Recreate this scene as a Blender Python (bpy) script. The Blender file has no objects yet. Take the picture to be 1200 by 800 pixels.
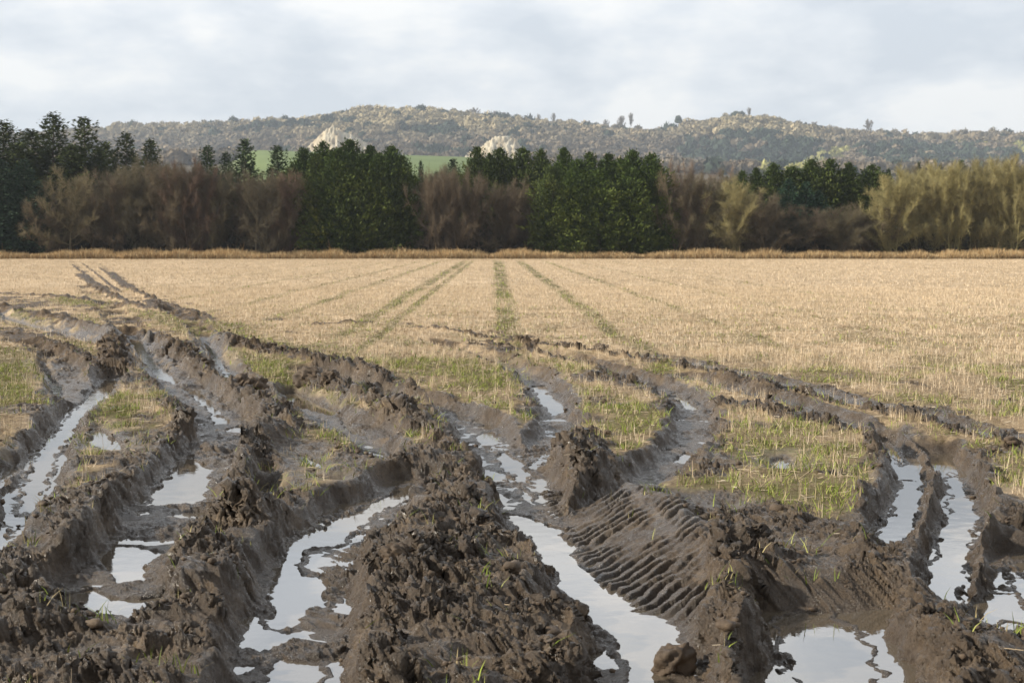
import bpy, math, random
import numpy as np
R = math.radians
random.seed(7); rng = np.random.default_rng(7)
scene = bpy.context.scene
COL = scene.collection

# ------------------------------------------------------------------ camera
CAM_H = 1.65
PITCH = math.atan(115/1667)
cam_d = bpy.data.cameras.new('camera'); cam = bpy.data.objects.new('camera', cam_d); COL.objects.link(cam)
cam_d.lens = 50; cam_d.sensor_width = 36; cam_d.clip_start = 0.1; cam_d.clip_end = 20000
cam.location = (0, 0, CAM_H); cam.rotation_euler = (R(90) - PITCH, 0, 0)
cam_d.dof.use_dof = True; cam_d.dof.focus_distance = 9.0; cam_d.dof.aperture_fstop = 7.1
scene.camera = cam

# ------------------------------------------------------------------ sky, sun, exposure
SUN_EL, SUN_AZ = R(27), R(-97)          # azimuth measured from +Y (view direction), negative = left
world = bpy.data.worlds.new('World'); scene.world = world; world.use_nodes = True
nt = world.node_tree; N = nt.nodes; L = nt.links; N.clear()
def nd(t, **k):
    n = N.new(t)
    for a, b in k.items(): setattr(n, a, b)
    return n
out = nd('ShaderNodeOutputWorld'); bg = nd('ShaderNodeBackground'); bg.inputs['Strength'].default_value = 0.1
sky = nd('ShaderNodeTexSky', sky_type='NISHITA', sun_disc=False, sun_elevation=SUN_EL, sun_rotation=SUN_AZ)
sky.air_density = 1.0; sky.dust_density = 1.5
tc = nd('ShaderNodeTexCoord'); sep = nd('ShaderNodeSeparateXYZ'); L.new(tc.outputs['Generated'], sep.inputs[0])
# cloud deck: direction projected on a plane overhead
add = nd('ShaderNodeMath', operation='ADD'); add.inputs[1].default_value = 0.28
mx0 = nd('ShaderNodeMath', operation='MAXIMUM'); mx0.inputs[1].default_value = 0.0
L.new(sep.outputs['Z'], mx0.inputs[0]); L.new(mx0.outputs[0], add.inputs[0])
dx = nd('ShaderNodeMath', operation='DIVIDE'); dy = nd('ShaderNodeMath', operation='DIVIDE')
L.new(sep.outputs['X'], dx.inputs[0]); L.new(add.outputs[0], dx.inputs[1])
L.new(sep.outputs['Y'], dy.inputs[0]); L.new(add.outputs[0], dy.inputs[1])
cmb = nd('ShaderNodeCombineXYZ'); L.new(dx.outputs[0], cmb.inputs[0]); L.new(dy.outputs[0], cmb.inputs[1])
n1 = nd('ShaderNodeTexNoise'); n1.inputs['Scale'].default_value = 1.5; n1.inputs['Detail'].default_value = 7; n1.inputs['Roughness'].default_value = 0.5; n1.inputs['Distortion'].default_value = 0.35
mp1 = nd('ShaderNodeMapping'); mp1.inputs['Location'].default_value = (3.4, 1.2, 0); mp1.inputs['Scale'].default_value = (1.5, 1.2, 1)
L.new(cmb.outputs[0], mp1.inputs[0]); L.new(mp1.outputs[0], n1.inputs['Vector'])
n2 = nd('ShaderNodeTexNoise'); n2.inputs['Scale'].default_value = 4.5; n2.inputs['Detail'].default_value = 8; n2.inputs['Roughness'].default_value = 0.55
mp2 = nd('ShaderNodeMapping'); mp2.inputs['Location'].default_value = (7.1, -2.2, 0); mp2.inputs['Scale'].default_value = (1.4, 1.2, 1)
L.new(cmb.outputs[0], mp2.inputs[0]); L.new(mp2.outputs[0], n2.inputs['Vector'])
mixn = nd('ShaderNodeMix', data_type='FLOAT'); mixn.inputs[0].default_value = 0.35
L.new(n1.outputs['Fac'], mixn.inputs[2]); L.new(n2.outputs['Fac'], mixn.inputs[3])
rc = nd('ShaderNodeValToRGB'); L.new(mixn.outputs[0], rc.inputs[0])
e = rc.color_ramp.elements; e[0].position = 0.41; e[0].color = (5.4, 5.85, 6.4, 1); e[1].position = 0.58; e[1].color = (8.15, 8.15, 8.05, 1)
m = rc.color_ramp.elements.new(0.50); m.color = (6.7, 7.0, 7.35, 1)
# sky band above the view brightened for puddle reflections, overhead dimmed to cut fill
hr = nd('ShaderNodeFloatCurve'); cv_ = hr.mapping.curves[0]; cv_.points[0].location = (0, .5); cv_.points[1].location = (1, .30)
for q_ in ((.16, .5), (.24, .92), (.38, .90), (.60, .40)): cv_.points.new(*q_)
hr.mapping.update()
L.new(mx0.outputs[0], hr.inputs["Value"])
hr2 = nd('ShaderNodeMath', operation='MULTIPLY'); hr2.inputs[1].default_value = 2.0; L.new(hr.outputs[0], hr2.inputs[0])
cs = nd('ShaderNodeVectorMath', operation='SCALE'); L.new(rc.outputs[0], cs.inputs[0])
# unseen sky behind the viewer dimmed to cut fill light and deepen shadows
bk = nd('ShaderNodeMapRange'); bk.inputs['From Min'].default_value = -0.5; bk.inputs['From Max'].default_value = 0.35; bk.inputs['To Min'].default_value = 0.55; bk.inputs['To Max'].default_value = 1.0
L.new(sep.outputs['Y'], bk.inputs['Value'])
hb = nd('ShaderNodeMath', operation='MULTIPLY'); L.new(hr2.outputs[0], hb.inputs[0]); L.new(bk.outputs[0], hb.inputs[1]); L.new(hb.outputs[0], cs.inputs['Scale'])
mixc = nd('ShaderNodeMix', data_type='RGBA'); mixc.inputs[0].default_value = 0.93
L.new(sky.outputs[0], mixc.inputs[6]); L.new(cs.outputs[0], mixc.inputs[7])
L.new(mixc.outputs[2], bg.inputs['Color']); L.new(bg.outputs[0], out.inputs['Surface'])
sl = bpy.data.lights.new('sun', 'SUN'); sl.energy = 5.0; sl.angle = R(1.6); sl.color = (1.0, 0.92, 0.78)
so = bpy.data.objects.new('sun', sl); COL.objects.link(so)
from mathutils import Vector
sd = Vector((math.sin(SUN_AZ)*math.cos(SUN_EL), math.cos(SUN_AZ)*math.cos(SUN_EL), math.sin(SUN_EL)))
so.rotation_euler = (-sd).to_track_quat('-Z', 'Y').to_euler(); so.location = sd*50
scene.view_settings.view_transform = 'Standard'; scene.view_settings.look = 'None'
scene.view_settings.gamma = 1; scene.view_settings.exposure = 0.45
scene.render.engine = 'CYCLES'
scene.cycles.volume_bounces = 0; scene.cycles.max_bounces = 6; scene.cycles.diffuse_bounces = 3

# ------------------------------------------------------------------ geometry helpers
cp, sp = math.cos(PITCH), math.sin(PITCH)
def at(px, py, z=0.0):
    """photo pixel -> point of the level z (metres)"""
    px = np.asarray(px, float); py = np.asarray(py, float)
    cx = (px-600)/1667; cy = (400-py)/1667
    dyy = cp + cy*sp; dz = -sp + cy*cp
    t = (z-CAM_H)/dz
    return t*cx, t*dyy
def elev(py, Y):
    """height at forward distance Y that shows at photo row py"""
    cy = (400-py)/1667
    return CAM_H + Y*(-sp+cy*cp)/(cp+cy*sp)
def xat(px, Y): return Y*(px-600)/1667/(cp)      # good enough near the horizon

_perm = np.random.default_rng(3).permutation(4096).astype(np.int64)
_ga = np.random.default_rng(4).uniform(0, 2*np.pi, 4096)
_gx, _gy = np.cos(_ga), np.sin(_ga)
_val = np.random.default_rng(5).uniform(-1, 1, 4096)
def _h(i, j, s): return _perm[(_perm[(i + s*131) & 4095] + j) & 4095]
def perlin(x, y, s=0):
    xi = np.floor(x).astype(np.int64); yi = np.floor(y).astype(np.int64)
    fx = x-xi; fy = y-yi
    u = fx*fx*fx*(fx*(fx*6-15)+10); v = fy*fy*fy*(fy*(fy*6-15)+10)
    def g(di, dj):
        h = _h(xi+di, yi+dj, s); return _gx[h]*(fx-di) + _gy[h]*(fy-dj)
    a = g(0,0); b = g(1,0); c = g(0,1); d = g(1,1)
    return ((a+(b-a)*u)*(1-v) + (c+(d-c)*u)*v)*1.5
def fbm(x, y, s=0, o=4, r=0.5):
    t = 0; a = 1; f = 1
    for k in range(o):
        t = t + a*perlin(x*f, y*f, s+k*7); a *= r; f *= 2.03
    return t
def ridged(x, y, s=0, o=3):
    t = 0; a = 1; f = 1
    for k in range(o):
        t = t + a*(1-2*np.abs(perlin(x*f, y*f, s+k*5))); a *= 0.5; f *= 2.1
    return t
def cells(x, y, s=0):
    """rounded random lumps: 1 at a lump's centre, 0 in the cracks, each with its own height"""
    xi = np.floor(x).astype(np.int64); yi = np.floor(y).astype(np.int64)
    best = np.full(x.shape, 9.0); sec = np.full(x.shape, 9.0); val = np.zeros(x.shape)
    for di in (-1,0,1):
        for dj in (-1,0,1):
            h = _h(xi+di, yi+dj, s); h2 = _perm[(h+77) & 4095]
            cx = xi+di+0.5+0.45*_val[h]; cy = yi+dj+0.5+0.45*_val[h2]
            d = (x-cx)**2 + (y-cy)**2
            cl = d < best
            sec = np.where(cl, best, np.minimum(sec, d)); val = np.where(cl, _val[_perm[(h+991)&4095]], val); best = np.minimum(best, d)
    return np.sqrt(sec)-np.sqrt(best), val
def sstep(a, b, x):
    t = np.clip((x-a)/(b-a), 0, 1); return t*t*(3-2*t)

def smooth_line(p, n=4):
    p = np.array(p, float)
    for _ in range(2):                                   # Chaikin
        q = np.empty((2*len(p), 2)); q[0] = p[0]; q[-1] = p[-1]
        q[1:-1:2] = p[:-1]*0.75+p[1:]*0.25; q[2::2] = p[:-1]*0.25+p[1:]*0.75
        p = q
    return p
def line_dist(pts, X, Y, reach):
    """indices near the line, signed side distance, arc length, end fade"""
    lo = pts.min(0)-reach; hi = pts.max(0)+reach
    idx = np.nonzero((X > lo[0]) & (X < hi[0]) & (Y > lo[1]) & (Y < hi[1]))[0]
    if len(idx) == 0: return idx, None, None, None
    x = X[idx]; y = Y[idx]; best = np.full(len(idx), 1e9); sg = np.zeros(len(idx)); arc = np.zeros(len(idx)); s0 = 0.0
    for a, b in zip(pts[:-1], pts[1:]):
        d = b-a; l = math.hypot(*d)
        if l < 1e-6: continue
        near = np.nonzero((x > min(a[0],b[0])-reach) & (x < max(a[0],b[0])+reach) & (y > min(a[1],b[1])-reach) & (y < max(a[1],b[1])+reach))[0]
        rx = x[near]-a[0]; ry = y[near]-a[1]
        t = np.clip((rx*d[0]+ry*d[1])/l/l, 0, 1)
        dd = np.hypot(rx-t*d[0], ry-t*d[1]); cr = np.sign(rx*d[1]-ry*d[0])
        bt = dd < best[near]; k = near[bt]
        best[k] = dd[bt]; sg[k] = cr[bt]; arc[k] = s0+t[bt]*l
        s0 += l
    k = best < reach
    return idx[k], best[k]*sg[k], arc[k], s0
def poly_sd(pts, X, Y, reach=0.4):
    """indices near the polygon and signed distance (negative inside)"""
    lo = pts.min(0)-reach; hi = pts.max(0)+reach
    idx = np.nonzero((X > lo[0]) & (X < hi[0]) & (Y > lo[1]) & (Y < hi[1]))[0]
    if len(idx) == 0: return idx, None
    x = X[idx]; y = Y[idx]; best = np.full(len(idx), 1e9); ins = np.zeros(len(idx), bool)
    for a, b in zip(pts, np.roll(pts, -1, 0)):
        d = b-a; l2 = d@d
        if l2 < 1e-12: continue
        t = np.clip(((x-a[0])*d[0]+(y-a[1])*d[1])/l2, 0, 1)
        best = np.minimum(best, np.hypot(x-a[0]-t*d[0], y-a[1]-t*d[1]))
        c = ((a[1] > y) != (b[1] > y))
        if a[1] != b[1]: ins ^= c & (x < (b[0]-a[0])*(y-a[1])/(b[1]-a[1])+a[0])
    return idx, np.where(ins, -best, best)

WL = -0.14        # water level in the ruts
# ---- ruts: photo points, half width, floor (relative to water level), berm height, roughness
def P(*c): return list(zip(c[::2], c[1::2]))
RUTS = [
 (P(136,440, 112,468, 84,497, 62,525, 46,560, 34,600), .15, -.03, .03),
 (P(14,545, 0,560, -40,590), .10, -.02, .02),
 (P(40,560, 8,618, -10,640, -60,690), .10, -.02, .03),
 (P(100,338, 116,352, 132,368, 150,390, 166,412, 188,436, 216,458, 250,488, 268,504, 238,545, 212,585, 182,625, 155,660, 115,700, 60,745), .26, .015, .02),
 (P(196,368, 220,380, 236,392, 245,408, 258,425, 268,446, 290,462, 318,466, 350,474, 380,490, 420,506, 470,520, 520,525), .14, .02, .01),
 (P(340,478, 390,500, 430,525, 460,545), .13, .015, .02),
 (P(512,556, 480,575, 440,596, 405,618, 370,650, 350,700, 345,750, 335,900), .24, .00, .02),
 (P(350,440, 395,452, 440,466, 490,478, 535,488, 566,512, 588,540, 608,568, 615,600, 645,640, 690,690, 735,730, 765,770, 775,900), .21, .00, .02),
 (P(560,405, 600,412, 650,422, 720,442, 780,460, 815,484, 815,515, 792,545, 745,580, 700,608, 660,618), .17, .01, .02),
 (P(500,405, 555,420, 600,434, 632,455, 650,478, 655,505, 630,535, 606,560), .15, .01, .02),
 (P(1030,512, 1052,535, 1069,562, 1058,600, 1040,645), .105, -.03, .03),
 (P(1085,528, 1108,550, 1124,575, 1130,605, 1117,645, 1106,690, 1108,722), .10, -.03, .03),
 (P(955,700, 975,760, 985,900), .30, -.03, .03),
 (P(1210,640, 1190,680, 1180,720, 1190,760), .13, -.01, .03),
 (P(-20,352, 30,378, 90,394, 135,406, 165,418), .20, .03, .02),
 (P(-20,392, 25,405, 65,425, 90,450, 70,480), .15, .04, .02),
 (P(430,625, 455,610, 468,600), .06, -.01, .01),
 (P(-20,344, 60,350, 130,358, 210,370), .20, .06, .02),
 (P(84,308, 100,322, 118,340, 160,358, 230,376, 300,392, 370,402), .28, .09, .02),
 (P(114,311, 135,325, 160,342, 200,358, 270,372, 340,383), .28, .09, .02),
 (P(470,386, 560,396, 650,408, 740,422, 810,434, 900,455, 1000,480, 1100,504, 1210,535), .09, .10, .02),
 (P(780,446, 860,462, 930,482, 990,505, 1030,525), .14, .06, .02),
]
# ---- ridges: photo points of the crest, half width, crest height, clod roughness
RIDGES = [
 (P(84,309, 98,319, 112,331, 124,341, 150,352, 178,362), .13, .11, 1.2),
 (P(116,313, 132,323, 148,334, 168,345, 205,358, 250,370), .13, .11, 1.2),
 (P(96,308, 112,320, 128,332, 140,342), .10, .08, 1.2),
 (P(130,378, 134,400, 130,420, 122,440), .30, .20, 1.3),
 (P(150,376, 178,392, 205,404, 222,424, 246,442, 262,456), .30, .20, 1.2),
 (P(238,382, 262,396, 300,402, 350,412, 400,424, 450,440, 500,456, 545,474), .26, .16, 1.2),
 (P(262,456, 292,462, 320,474, 318,492), .26, .20, 1.3),
 (P(360,436, 385,440, 410,452, 450,468, 480,482, 520,498, 548,520), .22, .13, 1.2),
 (P(200,466, 235,484, 215,520, 172,548, 120,572, 80,596, 78,640, 104,676), .20, .15, .7),
 (P(215,466, 232,480, 210,508), .25, .18, 1.2),
 (P(300,480, 292,510, 262,540, 285,575, 318,596), .34, .19, 1.4),
 (P(318,596, 270,620, 235,665, 212,706), .30, .12, 1.2),
 (P(455,552, 420,572, 372,592, 325,616, 310,655, 296,700, 300,735), .20, .16, .6),
 (P(530,542, 505,580, 490,620, 505,670, 540,730, 560,800), .48, .12, .85),
 (P(545,540, 575,548, 596,560), .22, .17, 1.1),
 (P(600,620, 630,665, 665,715, 690,770, 700,830), .22, .07, 1.4),
 (P(440,700, 420,740, 400,780, 400,830), .26, .08, 1.2),
 (P(655,500, 672,520, 690,545, 712,558), .30, .17, 1.2),
 (P(560,490, 600,505, 625,510), .18, .10, 1.0),
 (P(742,580, 790,590, 830,620, 856,660, 872,700, 890,745, 905,800), .26, .12, .9),
 (P(700,600, 722,625, 760,660, 790,700), .22, .06, .3),
 (P(800,640, 850,640, 900,655, 945,660), .22, .06, .8),
 (P(830,700, 858,745, 885,800), .36, .17, 1.2),
 (P(1022,500, 1040,520, 1034,560, 1022,605, 1005,650), .14, .07, .9),
 (P(1084,530, 1092,560, 1096,590, 1083,625, 1066,665), .09, .12, .8),
 (P(1060,668, 1078,664), .22, .18, .9),
 (P(1118,528, 1145,555, 1162,590, 1160,630, 1150,690), .16, .09, 1.0),
 (P(1045,745, 1090,722, 1130,735, 1200,765, 1260,790), .42, .17, .8),
 (P(1170,590, 1180,640, 1170,690), .22, .05, 1.2),
 (P(-60,640, 0,655, 24,690, 30,730), .40, .12, .9),
 (P(60,740, 130,760, 220,750, 300,760), .40, .03, .7),
 (P(-40,352, 30,362, 80,372, 130,388), .22, .13, 1.1),
 (P(-40,340, 60,346, 130,352, 200,362), .25, .09, 1.0),
 (P(-40,378, 30,390, 70,404, 100,420, 120,445), .26, .08, .7),
 (P(105,470, 80,500, 52,530, 20,570, -30,620), .16, .11, .5),
 (P(92,320, 108,330, 120,338), .35, .12, 1.3),
 (P(128,318, 140,328, 152,336), .35, .12, 1.3),
 (P(170,350, 196,360, 230,372), .3, .09, 1.2),
 (P(470,380, 560,390, 650,402, 740,416, 800,426, 900,446, 950,456, 1000,470, 1100,492, 1210,520), .11, .08, 1.2),
 (P(440,378, 400,376, 360,380), .2, .06, 1.2),
 (P(820,462, 900,474, 960,490, 1010,502), .2, .09, 1.3),
 (P(1040,530, 1075,540, 1110,552), .12, .06, 1.2),
 (P(560,396, 640,412, 720,432, 790,450, 835,478, 838,510, 816,545), .10, .06, .8),
 (P(690,600, 672,630), .2, .03, .8),
 (P(840,600, 880,612, 960,618, 1000,612), .3, .02, .9),
]
# ---- puddles (photo outlines of the water)
PUDDLES = [
 P(122,445, 138,445, 135,458, 112,475, 90,500, 73,525, 62,545, 54,570, 50,588, 35,606, 22,600, 25,575, 37,545, 52,520, 72,497, 100,468),
 P(105,505, 115,502, 125,510, 147,524, 140,531, 118,530, 105,522),
 P(48,432, 55,435, 62,447, 75,452, 73,463, 66,468, 60,460, 58,450, 46,442),
 P(0,565, 3,553, 20,543, 22,552, 8,562), P(-30,640, 0,615, 14,632, 10,645, -20,665),
 P(148,396, 165,396, 172,412, 192,432, 212,447, 205,452, 182,442, 165,422),
 P(214,456, 235,457, 250,475, 262,485, 250,488, 235,475),
 P(247,487, 272,490, 270,498, 250,498), P(262,504, 280,500, 293,500, 290,508, 264,508),
 P(205,540, 225,535, 250,552, 245,567, 243,583, 225,594, 200,592, 174,595, 180,575, 195,560),
 P(158,600, 172,598, 175,604, 160,606),
 P(115,648, 135,640, 190,645, 192,652, 170,665, 178,672, 165,682, 135,685, 122,672),
 P(57,715, 68,700, 110,690, 128,700, 160,703, 192,700, 197,707, 180,722, 160,735, 130,730, 100,722),
 P(236,397, 248,406, 258,420, 270,437, 266,446, 255,430, 243,412),
 P(328,462, 345,460, 380,475, 402,486, 385,488, 360,482, 345,478),
 P(347,533, 362,535, 380,548, 376,553, 362,545), P(365,555, 385,560, 402,560, 400,566, 375,564),
 P(400,493, 430,508, 432,515, 405,505), P(420,527, 453,533, 456,543, 425,537),
 P(303,572, 318,572, 328,588, 312,590, 303,585),
 P(312,706, 318,685, 328,655, 340,640, 360,625, 385,612, 400,607, 415,600, 436,590, 460,575, 500,562, 506,570, 470,588, 440,605, 420,622, 398,637, 360,645, 350,660, 352,675, 388,680, 390,690, 380,710, 350,725, 342,738, 325,735),
 P(310,790, 330,770, 377,780, 380,900, 305,900),
 P(432,632, 450,620, 463,605, 469,612, 458,628, 442,640),
 P(533,485, 552,488, 550,494, 538,493), P(556,512, 580,503, 586,520, 570,524, 556,517),
 P(576,535, 592,530, 610,542, 622,555, 618,566, 604,566, 590,548), P(608,572, 620,578, 626,592, 615,586),
 P(590,603, 622,605, 645,618, 662,622, 672,645, 680,660, 715,688, 755,708, 792,728, 802,745, 797,762, 780,770, 772,785, 802,800, 805,900, 740,900, 733,800, 730,770, 725,755, 700,740, 682,715, 662,702, 655,680, 640,662, 625,640, 602,615),
 P(632,702, 655,700, 660,706, 645,716, 634,710),
 P(622,453, 640,452, 646,464, 660,472, 662,484, 646,490, 634,475),
 P(723,596, 730,580, 756,576, 752,584, 738,591),
 P(783,458, 800,463, 818,477, 814,486, 798,476), P(786,543, 802,530, 818,534, 808,546),
 P(903,540, 918,536, 928,542, 922,553, 907,552),
 P(1057,563, 1081,565, 1078,600, 1065,632, 1050,655, 1028,655, 1032,625, 1045,598),
 P(1112,553, 1126,560, 1132,575, 1148,602, 1145,622, 1132,650, 1127,680, 1125,720, 1087,705, 1085,680, 1100,650, 1102,620, 1113,598, 1112,575),
 P(910,725, 940,718, 967,720, 997,735, 1013,753, 1029,782, 1030,900, 945,900, 933,780, 920,763, 914,742),
 P(1165,745, 1175,727, 1220,735, 1220,752, 1172,750), P(1182,650, 1215,648, 1215,656, 1186,656),
 P(808,588, 824,592, 827,598, 812,597), P(812,622, 826,625, 825,632, 814,631), P(848,628, 866,630, 886,627, 884,637, 856,635), P(845,592, 856,594, 856,600, 846,598),
 P(1033,515, 1042,518, 1063,543, 1056,546, 1042,532),
 P(1175,655, 1196,700, 1215,720, 1215,690),
 P(0,371, 60,388, 62,392, 10,382), P(62,386, 90,394, 118,401, 116,406, 80,398),
]
# ---- tyre tread prints: photo points, half width, depth, spacing
TREADS = [
 (P(672,560, 700,600, 730,640, 770,685, 790,725), 0.30, .042, .12),
 (P(765,583, 812,620, 838,662, 842,712), .18, .040, .13),
 (P(-40,530, 20,505, 60,520, 90,500), .45, .02, .12),
 (P(-20,480, 30,500), .5, .022, .12),
 (P(440,620, 412,660, 395,720), .22, .025, .12),
 (P(600,560, 625,535, 650,505), .20, .022, .13),
 (P(820,438, 880,452, 960,470), .25, .03, .16),
 (P(640,415, 720,436, 790,455, 830,480), .22, .02, .15),
 (P(400,440, 470,462, 530,480), .28, .02, .14),
 (P(300,455, 360,465, 420,484, 480,500), .22, .025, .15),
 (P(0,398, 40,412, 80,440), .22, .025, .14),
 (P(40,560, 8,618), .2, .012, .12),
 (P(1140,560, 1160,610, 1150,680), .2, .015, .12),
 (P(430,625, 360,690), .16, .02, .12),
 (P(1100,740, 1160,790), .4, .02, .14),
 (P(170,555, 110,585, 90,640), .22, .02, .12),
 (P(440,575, 370,605, 325,640), .2, .02, .12),
]
MUD = [
 P(-120,840, -200,345, 60,347, 130,366, 200,382, 260,384, 330,398, 400,418, 480,450, 560,478, 605,490, 640,520, 700,552, 760,560, 800,568, 850,578, 900,596, 970,604, 1020,606, 1030,560, 1045,530, 1090,525, 1130,540, 1170,580, 1220,605, 1400,640, 1400,840),
 P(560,402, 640,408, 740,430, 800,448, 845,480, 842,530, 800,560, 740,556, 790,530, 800,500, 780,472, 700,448, 620,430),
 P(600,432, 650,450, 680,490, 690,540, 600,540, 560,500, 620,490),
]
GRASS = [   # standing remnants of stubble and grass inside the mud
 P(120,468, 150,465, 182,480, 185,500, 150,510, 122,505, 108,490),
 P(-40,405, 30,408, 50,430, 45,455, 62,478, 30,480, -40,470),
 P(92,530, 108,525, 122,548, 112,566, 96,560), P(66,395, 100,400, 130,412, 128,424, 100,424, 78,408),
 P(230,398, 290,405, 350,420, 385,445, 420,462, 440,482, 400,478, 340,456, 290,455, 250,420),
 P(150,362, 300,380, 300,392, 230,386, 190,382), P(10,362, 40,362, 60,376, 40,380, 0,372),
 P(336,535, 360,530, 395,545, 402,560, 372,575, 345,560), P(370,500, 395,505, 415,520, 400,530, 365,515),
 P(400,455, 420,460, 418,468, 400,466), P(455,490, 505,505, 495,520, 450,510), P(470,470, 540,470, 560,480, 540,482),
 P(90,500, 108,480, 120,500, 100,520), P(86,368, 120,372, 118,382, 92,380),
]
GRASS += [P(200,378, 300,390, 390,412, 440,428, 400,430, 330,412, 250,398, 205,392), P(170,462, 190,472, 186,482, 172,478), P(400,432, 500,462, 540,482, 520,484, 440,458, 390,440),
 P(270,410, 300,414, 320,440, 300,446, 272,430), P(560,470, 620,492, 610,500, 570,492), P(240,600, 262,606, 250,616, 238,612), P(60,345, 130,352, 120,360, 60,356)]
GREEN = [   # lush green zones
 P(790,552, 900,545, 1010,560, 1030,590, 960,602, 860,592, 800,580), P(560,480, 620,490, 640,500, 600,505),
 P(690,470, 800,470, 795,520, 740,545, 700,520), P(1130,540, 1220,540, 1220,600, 1180,590),
  P(380,405, 560,430, 640,440, 560,460, 480,440),
 P(800,520, 900,500, 1000,520, 1010,550, 860,560),
]
RUTS = [(smooth_line(np.array(at(*zip(*p), WL)).T), w, f, b) for p, w, f, b in RUTS]
HS = .60
RIDGES = [(smooth_line(np.array(at(*zip(*p), h*HS*0.9)).T), w*.92, h*HS, r) for p, w, h, r in RIDGES]
# shallow puddles perched on the flat ground between the ruts stand higher than the water in the ruts
PERCHED = {(105,505), (347,533), (365,555), (903,540), (808,588), (812,622), (848,628), (845,592)}
PLEV = [(-.045-.004*(k % 4) if p[0] in PERCHED else WL) for k, p in enumerate(PUDDLES)]
ORDER = sorted(range(len(PUDDLES)), key=lambda k: PLEV[k] == WL)
PUDDLES = [np.array(at(*zip(*PUDDLES[k]), PLEV[k])).T for k in ORDER]; PLEV = [PLEV[k] for k in ORDER]
TREADS = [(smooth_line(np.array(at(*zip(*p), -0.05)).T), w, d, s) for p, w, d, s in TREADS]
RAMP = np.array(at(*zip(*P(668,602, 735,580, 800,612, 838,660, 835,712, 812,738, 750,708, 700,668)), -.08)).T
MUD = [np.array(at(*zip(*p), 0)).T for p in MUD]
GRASS = [np.array(at(*zip(*p), 0)).T for p in GRASS]
GREEN = [np.array(at(*zip(*p), 0)).T for p in GREEN]
TRAM = [(.28, .24, 1.15), (2.25, .20, 1.0), (-2.1, .12, 1.0), (-2.75, .20, 1.0), (4.6, .15, .65), (-4.9, .16, .75), (-6.8, .15, .55), (7.3, .15, .45), (-9.5, .16, .45), (10.5, .16, .4), (-13, .16, .35)]

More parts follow.
